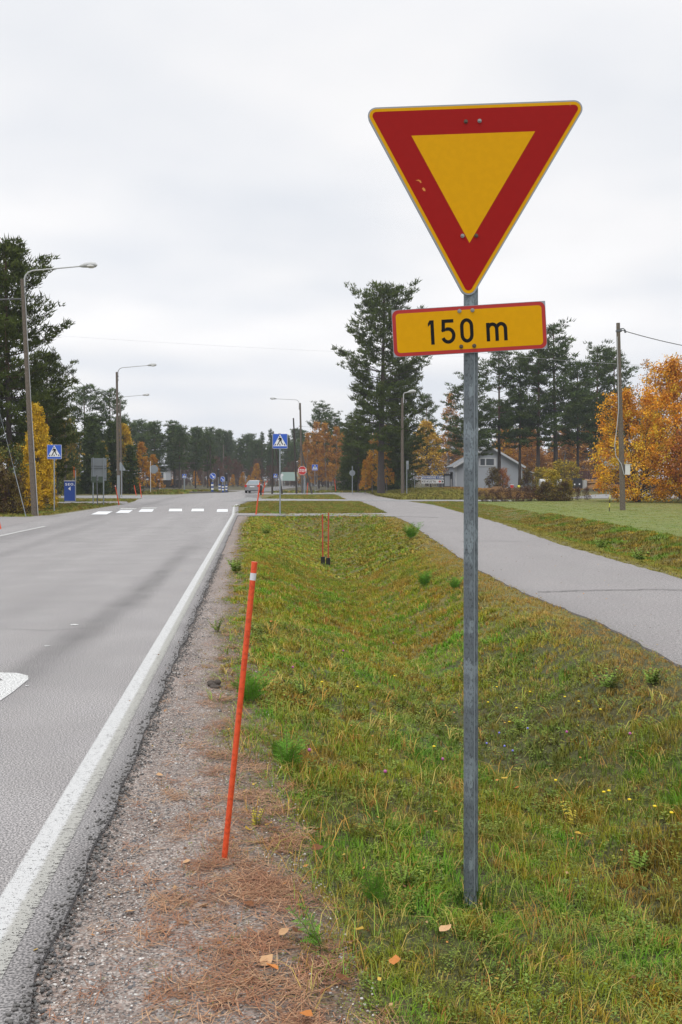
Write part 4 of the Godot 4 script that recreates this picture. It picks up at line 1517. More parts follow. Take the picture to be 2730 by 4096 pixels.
	part("lid", b, M.sign_white, t)
	b = Mb.new()
	b.blob(P(18.72, 110.0, ty + 0.64), Vector3(0.2, 0.17, 0.16), 6, 9)
	solo("yellow_bag", b, mat("bag_yellow", lin(0.62, 0.60, 0.06), 0.7), "small yellow bag at the right end of the timber stack", "bag")
	# pallet with black wrapped crates and a concrete ring
	var yy := yard_y(105)
	t = thing("pallet", "wooden pallet under the black crates in the yard", "pallet", P(23.95, 105, yy))
	for k in 5:
		b = Mb.new()
		b.box(Vector3(-0.02, 0.12, -0.5 + k * 0.25), Vector3(1.5, 0.03, 0.16))
		part("deck_board", b, M.log, t)
	for k in [-0.65, 0, 0.65]:
		b = Mb.new()
		b.box(Vector3(k, 0.05, 0), Vector3(0.1, 0.105, 1.15))
		part("bearer", b, M.log, t)
	t = thing("wrapped_crate", "tall black wrapped crate with small white labels on the pallet", "crate", P(23.72, 105, yy + 0.137))
	b = Mb.new()
	b.box(Vector3(0, 0.52, 0), Vector3(0.82, 1.04, 0.9))
	part("body", b, M.tarp, t)
	for k in 5:
		b = Mb.new()
		b.tube([Vector3(-0.35 + k * 0.175, 0.03, 0.452), Vector3(-0.35 + k * 0.175, 1.0, 0.452)], [0.018], 6)
		part("rib", b, M.tarp, t)
	for k in [[-0.34, 0.42], [0.15, 0.45]]:
		b = Mb.new()
		b.box(Vector3(k[0], k[1], 0.475), Vector3(0.13, 0.14, 0.006))
		part("label_sheet", b, M.sign_white, t)
	b = Mb.new()
	b.tube([P(24.43, 104.9, yy + 0.137), P(24.43, 104.9, yy + 0.5), P(24.43, 104.9, yy + 0.98)], [0.27, 0.275, 0.27], 20)
	solo("concrete_ring", b, M.concrete, "grey concrete cylinder beside the black wrapped crate", "concrete ring")
	# log pile
	var pile := thing("log_pile", "heap of split orange-brown logs behind the crates", "log pile", P(27.4, 114, yard_y(114)))
	for k in 46:
		b = Mb.new()
		var row := k / 12
		var x := rp(-1.7, 1.7) * (1.0 - 0.2 * row)
		var h := 0.10 + 0.24 * row * (1.0 - 0.25 * absf(x))
		var a := rp(-0.7, 0.7)
		var v := Vector3(cos(a), rp(-0.2, 0.2), sin(a)) * 0.45
		var o := Vector3(x, h, rp(-0.5, 0.5))
		b.col = Color.WHITE
		b.tube([o - v, o + v], [rp(0.06, 0.11)], 6)
		part("log", b, M.log, pile)
	for k in 3:
		b = Mb.new()
		b.box(P(27.5 + 0.2 * k, 108.4 + 0.3 * k, yard_y(108.4) + 0.12 + 0.14 * k), Vector3(4.6 - 0.5 * k, 0.13, 0.24))
		solo("plank", b, M.log, ["lowest long plank lying across the yard", "middle long plank lying across the yard", "topmost long plank lying across the yard"][k], "plank")
	# dark red board fence behind
	t = thing("board_fence", "dark brown-red board fence behind the log pile", "fence", P(29.5, 126, yard_y(120)))
	for k in 26:
		b = Mb.new()
		b.box(Vector3(-3.3 + k * 0.26, 0.9, 0), Vector3(0.235, 1.8 + 0.04 * sin(k * 2.3), 0.03))
		part("board", b, M.barn_red, t)
	for k in [0.4, 1.4]:
		b = Mb.new()
		b.box(Vector3(0, k, -0.04), Vector3(6.7, 0.1, 0.05))
		part("rail", b, M.barn_red, t)
	t = thing("green_shed", "pale green shed roof seen behind the orange trees", "shed", P(35.0, 130, yard_y(120)))
	b = Mb.new()
	b.box(Vector3(0, 1.2, -2), Vector3(3.4, 2.4, 4))
	part("wall", b, M.barn_red, t)
	b = Mb.new()
	b.box(Vector3(0, 2.85, -1.9), Vector3(3.9, 0.14, 4.8), Basis(Vector3.RIGHT, 0.35))
	part("roof", b, mat("roof_green", lin(0.30, 0.36, 0.30), 0.6), t)
	# white tank and low white things behind the yellow bush
	b = Mb.new()
	b.tube([P(21.3, 112, yard_y(112) + 0.5), P(23.6, 112, yard_y(112) + 0.5)], [0.48], 16)
	solo("white_tank", b, M.lamp_grey, "pale round tank lying behind the yellow-green bush", "tank")
	# leaning boards in the orange thicket
	var lean := thing("leaning_boards", "pale sawn boards leaning together under the orange trees at the right", "boards", P(25.9, 84, 0.05))
	for k in 6:
		b = Mb.new()
		b.box(Vector3(0.15 * k - 0.2, 0.62, 0.06 * k), Vector3(0.17, 1.5, 0.04), Basis(Vector3.BACK, -0.55 - 0.05 * k))
		part("board", b, mat("pale_board", lin(0.45, 0.30, 0.17), 0.9) if not M.has("pale_board") else M.pale_board, lean)
	t = thing("bicycle", "dark bicycle standing under the orange trees", "bicycle", P(22.6, 72.2, 0.02))
	for k in [-0.5, 0.5]:
		b = Mb.new()
		var ring := []
		for a in 17:
			ring.append(Vector3(k + cos(TAU * a / 16.0) * 0.33, 0.34 + sin(TAU * a / 16.0) * 0.33, 0))
		b.tube(ring, [0.022], 6, false)
		part("wheel", b, M.rubber, t)
	b = Mb.new()
	for s in [[-0.5, 0.34, -0.15, 0.8], [-0.5, 0.34, 0.0, 0.32], [0.0, 0.32, -0.17, 0.86], [-0.13, 0.75, 0.35, 0.78], [0.0, 0.32, 0.36, 0.74], [0.5, 0.34, 0.34, 0.95]]:
		b.tube([Vector3(s[0], s[1], 0), Vector3(s[2], s[3], 0)], [0.02], 6)
	part("frame", b, M.black, t)
	b = Mb.new()
	b.box(Vector3(-0.18, 0.9, 0), Vector3(0.24, 0.05, 0.14))
	part("saddle", b, M.black, t)
	b = Mb.new()
	b.tube([Vector3(0.3, 0.98, -0.25), Vector3(0.36, 0.98, 0), Vector3(0.3, 0.98, 0.25)], [0.016], 6)
	part("handlebar", b, M.black, t)
	# yellow striped marker in the lawn
	t = thing("lawn_marker", "short thin yellow and dark marker stick in the lawn", "marker", P(13.1, 51, gh(13.1, 51)))
	for k in 4:
		b = Mb.new()
		b.tube([Vector3(0.01 * k, 0.2 * k - (0.1 if k == 0 else 0.0), 0), Vector3(0.01 * k + 0.01, 0.2 * (k + 1), 0)], [0.022], 8)
		part("segment", b, [M.dark_wood, M.bag_yellow, M.dark_wood, M.bag_yellow][k], t)
	# white house far off to the left behind the trunks
	t = thing("white_house", "pale house wall glimpsed far off between the dark trunks at the left", "house", P(-35.0, 196, -0.1))
	b = Mb.new()
	b.box(Vector3(0, 1.6, -3), Vector3(4.2, 3.4, 6))
	part("wall", b, M.house_trim, t)
	b = Mb.new()
	b.box(Vector3(0, 3.7, -3), Vector3(4.8, 0.9, 6.6))
	part("roof", b, M.roof_dark, t)
	for k in 3:
		b = Mb.new()
		b.box(Vector3(-1.3 + 1.3 * k, 2.3, 0.03), Vector3(0.7, 1.1, 0.06))
		part("window", b, M.window_glass, t)
	b = Mb.new()
	b.box(P(-33, 190, 0.6), Vector3(8, 1.5, 0.1))
	solo("dark_fence", b, M.dark_wood, "low dark board fence before the pale far house", "fence")

func yard_y(d: float) -> float:
	return 0.06 + 0.018 * clampf(d - 82.0, 0.0, 38.0)

# ---------------------------------------------------------------- trees
var protos := {}

func shade(c: Color, by: float) -> Color:
	var k := 1.0 + rp(-by, by)
	return Color(c.r * k, c.g * k, c.b * k)

func needles(b: Mb, at: Vector3, out: Vector3, size: float, count: int, c: Color) -> void:
	b.col = c
	for k in count:
		var dir := (out * 0.7 + Vector3(rp(-1, 1), rp(-0.55, 1.0), rp(-1, 1))).normalized()
		var o := at + Vector3(rp(-1, 1), rp(-0.5, 0.5), rp(-1, 1)) * size * 0.55
		var s := dir.cross(Vector3(rp(-1, 1), rp(-1, 1), rp(-1, 1))).normalized() * size * rp(0.09, 0.17)
		var nn := s.cross(dir).normalized()
		if nn.y < 0.0:
			s = -s
			nn = -nn
		var i := b.vert(o - s, nn)
		b.vert(o + s, nn)
		b.vert(o + dir * size * rp(0.7, 1.35), nn)
		b.face(i, i + 1, i + 2)

func shape_tree(t: Node3D, trunk: Mb, limbs: Mb, crown: Mb, crown_mat: Material) -> void:
	part("trunk", trunk, M.bark, t)
	if limbs.v.size():
		part("branchwork", limbs, M.bark, t)
	part("crown", crown, crown_mat, t)

func pine(H: float, base: float, R: float, q: float, opt := {}) -> Node3D:
	var t := Node3D.new()
	var tr := Mb.new()
	var lb := Mb.new()
	var cr := Mb.new()
	var r0: float = opt.get("r0", H * 0.016)
	var bark: Color = opt.get("bark", Color(0.12, 0.098, 0.085))
	var up_bark: Color = opt.get("bark2", Color(0.21, 0.12, 0.075))
	var green: Color = opt.get("green", Color(0.068, 0.096, 0.022))
	var dense: float = opt.get("dense", 1.0)
	var pts := []
	var rad := []
	var bx := rp(-0.01, 0.01)
	for k in 9:
		var s := k / 8.0
		pts.append(Vector3(sin(s * 2.6) * bx * H, H * 0.985 * s - (0.15 if k == 0 else 0.0), cos(s * 3.1) * 0.008 * H))
		rad.append(r0 * (1.28 if k == 0 else 1.0 - 0.82 * s))
	tr.col = bark
	tr.tube(pts.slice(0, 5), rad.slice(0, 5), 10, false)
	tr.col = up_bark
	tr.tube(pts.slice(4), rad.slice(4), 8)
	var step: float = opt.get("step", 0.5) * maxf(1.0, q / 0.42)
	var y := base * H
	while y < H - 0.25:
		var s := (y - base * H) / (H * (1.0 - base))
		var prof := R * curve(s, [Vector2(0, 0.72), Vector2(0.15, 0.92), Vector2(0.4, 1.0), Vector2(0.62, 0.92), Vector2(0.8, 0.78), Vector2(0.93, 0.62), Vector2(1, 0.30)])
		prof *= 1.0 + 0.25 * sin(y * 2.1 + H)
		if opt.get("cone", false):
			prof = R * pow(1.0 - s, 0.85) + 0.2
		var n := 6 if not opt.get("cone", false) else 6
		var phase := rp(0, TAU)
		var ax := pts[0].lerp(pts[8], y / H) as Vector3
		var fi := clampf(y / H, 0, 0.999) * 8.0
		ax = (pts[int(fi)] as Vector3).lerp(pts[int(fi) + 1], fi - int(fi))
		for k in n:
			if rng.randf() > 0.92 * dense:
				continue
			var a := phase + TAU * k / n + rp(-0.35, 0.35)
			var L := prof * rp(0.5, 1.1)
			var lift := lerpf(-0.12, 0.75, s) + rp(-0.15, 0.15)
			if opt.get("cone", false):
				lift = lerpf(-0.35, 0.35, s)
			var dir := Vector3(cos(a), lift, sin(a)).normalized()
			var p0 := ax
			var p1 := p0 + dir * L * 0.55 - Vector3(0, 0.05 * L, 0)
			var p2 := p0 + dir * L + Vector3(0, 0.10 * L, 0)
			lb.col = up_bark if s > 0.3 else bark
			var lr := r0 * 0.17 * (1.0 - 0.6 * s)
			lb.tube([p0, p1, p2], [lr, lr * 0.7, lr * 0.25], 4, false)
			var m := maxi(2, int(L / (q * 1.15)))
			var side := dir.cross(Vector3.UP).normalized()
			for j in m:
				var f := lerpf(opt.get("bare", 0.34), 1.0, (j + rp(0.3, 1.0)) / m)
				var p := p0.lerp(p1, f / 0.55) if f < 0.55 else p1.lerp(p2, (f - 0.55) / 0.45)
				p += side * rp(-1, 1) * L * 0.24 * (1.15 - 0.5 * f) + Vector3(0, rp(0.0, 0.25) * q, 0)
				var c := shade(green, 0.28).lerp(Color(0.105, 0.115, 0.035), rng.randf() * 0.35)
				var up := (dir + Vector3.UP * 0.7).normalized()
				for w in 5:
					var o := p + Vector3(rp(-1, 1), rp(-0.35, 0.5), rp(-1, 1)) * q * 0.95
					needles(cr, o, up, q * rp(0.7, 1.05), 7, shade(c, 0.15))
		y += step * rp(0.75, 1.25)
	for k in 6:
		needles(cr, pts[8] + Vector3(rp(-0.2, 0.2), rp(-0.4, 0.1), rp(-0.2, 0.2)), Vector3.UP, q, 8, shade(green, 0.25))
	shape_tree(t, tr, lb, cr, M.needle)
	return t

func leafy(H: float, R: float, low: float, leaf: float, count: int, cols: Array, opt := {}) -> Node3D:
	var t := Node3D.new()
	var tr := Mb.new()
	var lb := Mb.new()
	var cr := Mb.new()
	var bark: Color = opt.get("bark", Color(0.16, 0.14, 0.12))
	var stems: int = opt.get("stems", 1)
	var r0: float = opt.get("r0", H * 0.011)
	var tops := []
	for s in stems:
		var a := rp(0, TAU)
		var lean := Vector3(cos(a), 0, sin(a)) * R * (0.0 if stems == 1 else rp(0.2, 0.6))
		var pts := []
		var rad := []
		for k in 7:
			var f := k / 6.0
			pts.append(Vector3(lean.x * 0.15, -0.1 if k == 0 else 0.0, lean.z * 0.15) + lean * f + Vector3(sin(f * 4.0 + a) * 0.02 * H, H * (0.96 if s == 0 else rp(0.7, 0.9)) * f, cos(f * 3.0 + a) * 0.02 * H))
			rad.append(r0 * (1.0 - 0.86 * f) / sqrt(stems))
		tr.col = bark
		tr.tube(pts, rad, 7, false)
		tops.append(pts)
	var clusters: int = opt.get("clusters", 70)
	var shell: float = opt.get("shell", 0.5)
	for k in clusters:
		var f := pow(rng.randf(), opt.get("bias", 0.9))
		var y := lerpf(low, 1.0, f) * H
		var prof: float = sin(PI * clampf(pow(f, opt.get("pw", 0.75)) * 0.93 + 0.07, 0, 1))
		if opt.get("cone", false):
			prof = pow(1.0 - f, 0.8) * 0.95 + 0.08
		var a := rp(0, TAU)
		var r := R * prof * lerpf(shell, 1.05, sqrt(rng.randf())) * rp(0.8, 1.1)
		var pts: Array = tops[k % stems]
		var fi := clampf(y / H - 0.10, 0.02, 0.97) * 6.0
		var ax := (pts[int(fi)] as Vector3).lerp(pts[mini(int(fi) + 1, 6)], fi - int(fi))
		var fj := clampf(y / H, 0.02, 0.99) * 6.0
		var cx := (pts[int(fj)] as Vector3).lerp(pts[mini(int(fj) + 1, 6)], fj - int(fj))
		var p := Vector3(cx.x + cos(a) * r, y, cx.z + sin(a) * r)
		lb.col = bark.lerp(Color(0.07, 0.05, 0.045), 0.6)
		var lr := r0 * 0.22 * (1.1 - f)
		lb.tube([ax, ax.lerp(p, 0.5) + Vector3(0, 0.04 * R, 0), p], [lr, lr * 0.6, lr * 0.2], 4, false)
		var cr_r: float = opt.get("clump", 0.30) * R * rp(0.6, 1.2)
		var tint: Color = cols[int(rng.randf() * cols.size()) % cols.size()]
		if opt.has("low_col"):
			tint = tint.lerp(opt.low_col, clampf(1.0 - f * 1.6 + rp(-0.3, 0.3), 0, 1))
		for j in count:
			var o := p + Vector3(rp(-1, 1), rp(-0.8, 0.8), rp(-1, 1)) * cr_r * pow(rng.randf(), 0.35)
			cr.col = shade(tint, 0.28)
			var x := Vector3(rp(-1, 1), rp(-0.6, 0.6), rp(-1, 1)).normalized()
			var yv := x.cross(Vector3(rp(-1, 1), rp(-1, 1), rp(-1, 1))).normalized()
			var s := leaf * rp(0.6, 1.25)
			cr.leaf(o, x * s * 0.36, yv * s)
	shape_tree(t, tr, lb, cr, M.leaf)
	return t

func plant_tree(key: String, called: String, label: String, x: float, d: float, h: float, wide := 1.0, group := "", cat := "tree") -> Node3D:
	var p: Array = protos[key]
	var r: Node3D
	if p[2]:
		r = p[0].duplicate()
	else:
		r = p[0]
		p[2] = true
	r.name = numbered(called)
	add_child(r, true)
	var s: float = h / p[1]
	r.position = P(x, d, gh(x, d) if d < 150.0 else -0.05)
	r.rotation.y = rp(0, TAU)
	r.scale = Vector3(s * wide, s, s * wide)
	if r.has_meta("group"):
		r.remove_meta("group")
	tag(r, label, cat, group)
	return r

func proto(key: String, h: float, n: Node3D) -> void:
	protos[key] = [n, h, false]

func woods() -> void:
	var yel := [Color(0.62, 0.40, 0.026), Color(0.68, 0.44, 0.03), Color(0.50, 0.34, 0.03)]
	var org := [Color(0.55, 0.22, 0.025), Color(0.62, 0.28, 0.03), Color(0.48, 0.17, 0.02)]
	var rus := [Color(0.42, 0.20, 0.045), Color(0.28, 0.13, 0.045), Color(0.46, 0.24, 0.05)]
	var brn := [Color(0.13, 0.075, 0.055), Color(0.10, 0.065, 0.055), Color(0.16, 0.085, 0.05)]
	# prototypes
	proto("big_pine", 20.5, pine(20.5, 0.235, 4.7, 0.44, {"r0": 0.36, "dense": 0.86, "bark": Color(0.11, 0.092, 0.083), "bark2": Color(0.12, 0.085, 0.065), "step": 0.56, "bare": 0.38}))
	proto("wide_pine", 14.3, pine(14.3, 0.20, 2.9, 0.34, {"r0": 0.2, "step": 0.40, "green": Color(0.063, 0.085, 0.019), "dense": 0.9}))
	proto("tall_pine", 19.0, pine(19.0, 0.32, 3.4, 0.46, {"r0": 0.25, "dense": 0.72, "step": 0.62, "bare": 0.35, "green": Color(0.063, 0.099, 0.025)}))
	proto("thin_pine", 17.0, pine(17.0, 0.38, 2.9, 0.46, {"r0": 0.21, "dense": 0.66, "step": 0.6, "bare": 0.35, "green": Color(0.064, 0.101, 0.028)}))
	proto("forest_pine", 13.0, pine(13.0, 0.34, 1.9, 0.5, {"r0": 0.15, "dense": 0.8, "step": 0.55, "green": Color(0.069, 0.104, 0.032)}))
	proto("forest_pine_b", 13.0, pine(13.0, 0.45, 1.6, 0.46, {"r0": 0.14, "dense": 0.72, "step": 0.6, "green": Color(0.073, 0.107, 0.035)}))
	proto("spruce", 11.0, pine(11.0, 0.06, 2.0, 0.5, {"r0": 0.14, "cone": true, "dense": 1.0, "step": 0.42, "bare": 0.15, "green": Color(0.057, 0.087, 0.022)}))
	proto("far_spruce", 14.0, pine(14.0, 0.22, 1.7, 0.36, {"r0": 0.14, "cone": true, "dense": 0.8, "step": 0.5, "bare": 0.2, "green": Color(0.073, 0.107, 0.039)}))
	proto("yellow_birch", 7.0, leafy(7.0, 1.5, 0.06, 0.13, 110, yel, {"clusters": 190, "r0": 0.09, "pw": 0.6, "cone": true, "clump": 0.26}))
	proto("orange_birch", 9.0, leafy(9.0, 1.5, 0.12, 0.2, 46, [Color(0.50, 0.25, 0.03), Color(0.44, 0.19, 0.03), Color(0.52, 0.30, 0.04)], {"clusters": 110, "cone": true, "clump": 0.28, "bark": Color(0.35, 0.33, 0.31)}))
	proto("rust_birch", 10.0, leafy(10.0, 1.7, 0.16, 0.17, 42, rus, {"clusters": 120, "cone": true, "clump": 0.30, "bark": Color(0.50, 0.49, 0.47), "r0": 0.10}))
	proto("bare_birch", 9.0, leafy(9.0, 1.9, 0.10, 0.2, 34, brn, {"clusters": 110, "clump": 0.35, "stems": 3, "bark": Color(0.14, 0.12, 0.12), "pw": 0.7}))
	proto("round_yellow", 8.0, leafy(8.0, 2.3, 0.18, 0.22, 52, [Color(0.56, 0.36, 0.04), Color(0.62, 0.40, 0.05), Color(0.46, 0.30, 0.04)], {"clusters": 120, "clump": 0.24, "stems": 2, "shell": 0.45}))
	proto("orange_thicket", 7.5, leafy(7.5, 3.1, 0.02, 0.135, 110, [Color(0.72, 0.38, 0.028), Color(0.70, 0.31, 0.024), Color(0.66, 0.44, 0.035), Color(0.50, 0.21, 0.028)], {"clusters": 230, "clump": 0.20, "stems": 6, "shell": 0.35, "pw": 0.55, "r0": 0.13, "bark": Color(0.11, 0.09, 0.075)}))
	proto("red_rowan", 5.5, leafy(5.5, 2.2, 0.14, 0.16, 56, [Color(0.36, 0.12, 0.035), Color(0.42, 0.17, 0.035), Color(0.25, 0.09, 0.04)], {"clusters": 150, "clump": 0.24, "stems": 4, "shell": 0.3, "r0": 0.1, "bark": Color(0.10, 0.08, 0.07)}))
	proto("sparse_birch", 12.0, leafy(12.0, 2.2, 0.30, 0.19, 20, [Color(0.40, 0.22, 0.07), Color(0.34, 0.18, 0.07)], {"clusters": 110, "clump": 0.26, "stems": 2}))
	proto("bush", 1.6, leafy(1.6, 0.85, 0.0, 0.09, 40, [Color(0.105, 0.075, 0.032), Color(0.16, 0.125, 0.03), Color(0.09, 0.05, 0.03)], {"clusters": 90, "clump": 0.30, "stems": 7, "shell": 0.2, "pw": 0.5, "r0": 0.035, "bark": Color(0.10, 0.07, 0.06)}))
	proto("yellow_bush", 1.9, leafy(1.9, 0.9, 0.0, 0.10, 40, [Color(0.34, 0.27, 0.035), Color(0.24, 0.22, 0.04), Color(0.42, 0.30, 0.03)], {"clusters": 90, "clump": 0.28, "stems": 6, "shell": 0.2, "pw": 0.55, "r0": 0.035}))
	proto("twig_shrub", 1.0, leafy(1.0, 0.6, 0.0, 0.06, 22, [Color(0.10, 0.06, 0.05), Color(0.14, 0.085, 0.05)], {"clusters": 70, "clump": 0.3, "stems": 9, "shell": 0.15, "pw": 0.5, "r0": 0.03, "bark": Color(0.12, 0.08, 0.07)}))
	proto("small_green", 3.0, leafy(3.0, 1.2, 0.02, 0.12, 40, [Color(0.10, 0.12, 0.035), Color(0.14, 0.13, 0.03), Color(0.22, 0.15, 0.03)], {"clusters": 80, "clump": 0.3, "stems": 4, "shell": 0.2, "pw": 0.55}))

	# the tall pine in the middle and its neighbour
	plant_tree("big_pine", "tall_pine", "tallest pine in the middle with a broad dark crown and a bare grey trunk", 4.15, 104, 20.6)
	plant_tree("wide_pine", "tall_pine", "dark pine with a rounded crown just right of the tallest pine", 6.7, 114, 13.6, 1.0)
	plant_tree("wide_pine", "tall_pine", "dark pine filling in low behind the tallest pine's left side", 2.0, 122, 8.5, 1.25)
	# left edge
	plant_tree("wide_pine", "tall_pine", "big dark pine at the left edge behind the nearest lamp pole", -18.5, 58, 14.6, 1.0)
	plant_tree("wide_pine", "tall_pine", "dark pine cut by the left edge of the picture", -21.5, 61, 15.5, 1.05)
	plant_tree("wide_pine", "tall_pine", "darker lower pine between the left edge pine and the yellow birch", -18.6, 66, 9.5, 1.0)
	plant_tree("yellow_birch", "yellow_birch", "bright yellow birch behind the nearest lamp pole at the left", -15.75, 54, 5.4, 0.85)
	plant_tree("yellow_birch", "yellow_birch", "shorter yellow birch right of the nearest lamp pole, beside the crossing sign post", -16.55, 57, 4.4, 0.95)
	plant_tree("yellow_birch", "yellow_birch", "half-hidden yellow birch under the big dark pine at the left", -16.2, 54.5, 3.6, 0.9)
	plant_tree("yellow_birch", "yellow_birch", "low yellow birch left of the nearest lamp pole near the ground", -15.2, 51.5, 2.2, 1.1)
	for k in [[-14.6, 46.8, 1.7, "brown bush at the foot of the nearest lamp pole"], [-15.6, 47.2, 2.0, "brown bush at the left edge behind the orange stake"], [-17.2, 50, 2.3, "taller brown bush at the left edge beneath the pines"]]:
		plant_tree("bush", "bush", k[3], k[0], k[1], k[2], 0.95, "", "bush")
	plant_tree("small_green", "bush", "olive and yellow shrub under the dark pines at the left edge", -17.0, 53, 3.3, 0.9, "", "bush")
	# left middle
	plant_tree("thin_pine", "pine_tree", "taller of the two pines left of the second lamp pole", -30.4, 124, 12.6, 1.35)
	plant_tree("thin_pine", "pine_tree", "slimmer pine just left of the second lamp pole", -27.8, 126, 12.3, 1.1)
	plant_tree("tall_pine", "pine_tree", "pine with a light olive top behind the yellow birch at the left", -33.0, 122, 10.8, 1.2)
	plant_tree("small_green", "bush", "light green willow top beside the yellow birch at the left", -26.5, 97, 8.3, 0.7)
	var k1 := [[-30.8, 108, 7.0], [-28.5, 110, 6.2], [-26.6, 112, 7.4], [-24.8, 108, 5.4], [-29.6, 113, 8.2], [-33.5, 110, 7.6], [-31.6, 104, 5.0], [-27.3, 106, 4.6], [-32.4, 116, 8.6], [-27.6, 115, 8.4], [-25.4, 116, 8.0], [-29.0, 103, 4.2], [-34.6, 118, 8.4]]
	for k in k1:
		plant_tree("spruce", "spruce_tree", "dark young spruce in the dense row behind the grey sign board", k[0], k[1], k[2], 1.2, "dense young spruces at the left")
	plant_tree("yellow_birch", "yellow_birch", "yellow-orange birch with a pointed top right of the second lamp pole", -24.5, 118, 7.7, 1.05)
	plant_tree("spruce", "spruce_tree", "dark spruce in front of the orange birch beside the second lamp pole", -22.6, 112, 5.2, 1.35)
	plant_tree("orange_birch", "orange_birch", "orange birch sloping down right of the dark spruce at the left", -22.6, 119, 5.7, 1.2)
	plant_tree("orange_birch", "orange_birch", "lower orange birch nearest the fourth lamp pole", -22.0, 123, 4.4, 1.3)
	plant_tree("yellow_birch", "yellow_birch", "thin yellow birch leaves left of the second lamp pole", -26.0, 114, 5.6, 0.8)
	# dark row farther left
	for k in [[-37, 176, 11.6], [-34.6, 172, 10.6], [-32.6, 178, 11.0], [-30.4, 170, 10.8], [-28.2, 176, 11.2], [-26.6, 172, 10.2], [-25.0, 180, 10.4], [-38.5, 165, 10.5], [-35.6, 184, 11.8], [-23.8, 186, 9.8], [-33.4, 176, 9.0], [-31.6, 182, 9.4], [-29.3, 184, 10.2], [-40.5, 172, 10]]:
		plant_tree("forest_pine", "pine_tree", "dark pine in the row behind the fourth lamp pole", k[0], k[1], k[2] - 0.2, 1.1, "dark pine row at the left")
	# far forest behind the car
	for i in 100:
		var u := (i + 0.5) / 100.0
		var d := rp(228, 300)
		var px := lerpf(395, 800, u) + rp(-7, 7)
		var x := (px - 784.0) * d / 2400.0
		var top := rp(68, 116) if px > 470 else rp(88, 122)
		if px > 540 and px < 600:
			top *= 0.88
		var h := 1.6 + top * d / 2400.0
		var key: String = ["far_spruce", "forest_pine_b", "far_spruce", "far_spruce", "forest_pine"][int(rng.randf() * 5) % 5]
		plant_tree(key, "forest_tree", "distant conifer in the forest wall beyond the junction", x, d, h, rp(0.8, 1.05), "distant conifers beyond the junction")
	for i in 46:
		var px := lerpf(380, 760, (i + 0.5) / 46.0) + rp(-8, 8)
		var d := rp(205, 228)
		var x := (px - 784.0) * d / 2400.0
		plant_tree("bare_birch", "bare_tree", "brown leafless birch in the undergrowth before the far forest", x, d, 1.6 + rp(18, 52) * d / 2400.0, rp(0.7, 1.0), "brown bare birches before the far forest")
	for k in [[400, 1092, 190, "low orange shrub left of the far crossing sign"], [450, 1082, 200, "orange shrub behind the poles left of the island"], [480, 1100, 195, "low orange shrub between the far poles"], [558, 1085, 190, "yellow-orange shrub behind the bollards"], [572, 1092, 194, "rounded orange shrub left of the car"], [590, 1065, 205, "rusty birch sapling above the car"], [535, 1090, 200, "orange shrub right behind the keep-right signs"]]:
		var d: float = k[2]
		plant_tree("orange_birch", "orange_shrub", k[3], (k[0] - 784.0) * d / 2400.0, d, 1.6 + (1100.0 - k[1]) * d / 2400.0 + 0.0, 1.5, "", "shrub")
	# right middle: rusty birches and pines
	for k in [[-4.6, 140, 7.6], [-3.4, 150, 9.6], [-2.1, 146, 9.2], [-0.8, 152, 9.0], [0.3, 148, 8.0], [1.4, 155, 8.6], [-5.6, 158, 6.5], [2.6, 150, 6.0]]:
		plant_tree("rust_birch", "rusty_birch", "rust-brown birch with a pale trunk in the stand right of the stop sign", k[0], k[1], k[2], 1.0, "rust-brown birches right of the stop sign")
	for k in [[-3.6, 172, 14.0, "pine rising above the rusty birches, with a flat crown"], [-0.9, 168, 12.2, "second pine above the rusty birches"], [1.6, 160, 11.4, "dark pine left behind the tallest pine"], [-2.4, 190, 12.5, "pine between the two crowns above the rusty birches"]]:
		plant_tree("tall_pine", "pine_tree", k[3], k[0], k[1], k[2], 1.1)
	for k in [[0.9, 128, 7.4], [2.0, 126, 6.2], [3.0, 130, 8.0], [6.2, 128, 7.2], [6.9, 126, 6.6], [7.9, 134, 8.4], [5.0, 134, 8.6]]:
		plant_tree("spruce", "spruce_tree", "dark spruce standing low behind the tallest pine", k[0], k[1], k[2], 1.15, "dark spruces behind the tallest pine")
	plant_tree("orange_birch", "orange_birch", "orange larch seen left of the tallest pine's trunk", 3.5, 113, 6.4, 0.95)
	plant_tree("orange_birch", "orange_birch", "orange foliage behind the trunk, high up under the tallest pine", 5.1, 117, 7.6, 0.7)
	plant_tree("orange_birch", "orange_birch", "low orange birch at the foot of the tallest pine's left side", 2.6, 112, 3.6, 1.1)
	plant_tree("round_yellow", "yellow_tree", "round yellow tree above the direction signs", 12.4, 140, 8.7, 1.05)
	plant_tree("thin_pine", "pine_tree", "slim pine standing behind the yellow tree", 13.6, 165, 14.8, 0.9)
	plant_tree("rust_birch", "rusty_birch", "brown larch behind the yellow tree", 17.0, 165, 14.8, 0.9)
	# the forest closing the view behind the right-hand side
	for i in 44:
		var px := lerpf(700, 1480, (i + 0.5) / 44.0) + rp(-8, 8)
		var d := rp(185, 225)
		plant_tree("bare_birch" if i % 3 else "rust_birch", "bare_tree", "brown autumn birch in the forest behind the right-hand pines", (px - 784.0) * d / 2400.0, d, 1.6 + rp(30, 75) * d / 2400.0, rp(1.0, 1.5), "brown birches behind the right-hand pines")
	for i in 26:
		var px := lerpf(770, 1500, (i + 0.5) / 26.0) + rp(-10, 10)
		var d := rp(200, 240)
		plant_tree("forest_pine" if i % 2 else "far_spruce", "forest_tree", "distant conifer behind the right-hand pines", (px - 784.0) * d / 2400.0, d, 1.6 + rp(70, 115) * d / 2400.0, rp(1.0, 1.3), "distant conifers behind the right-hand pines")
	# pines at the house
	plant_tree("tall_pine", "tall_pine", "dense dark pine directly behind the sign post", 15.2, 124, 13.4, 1.45)
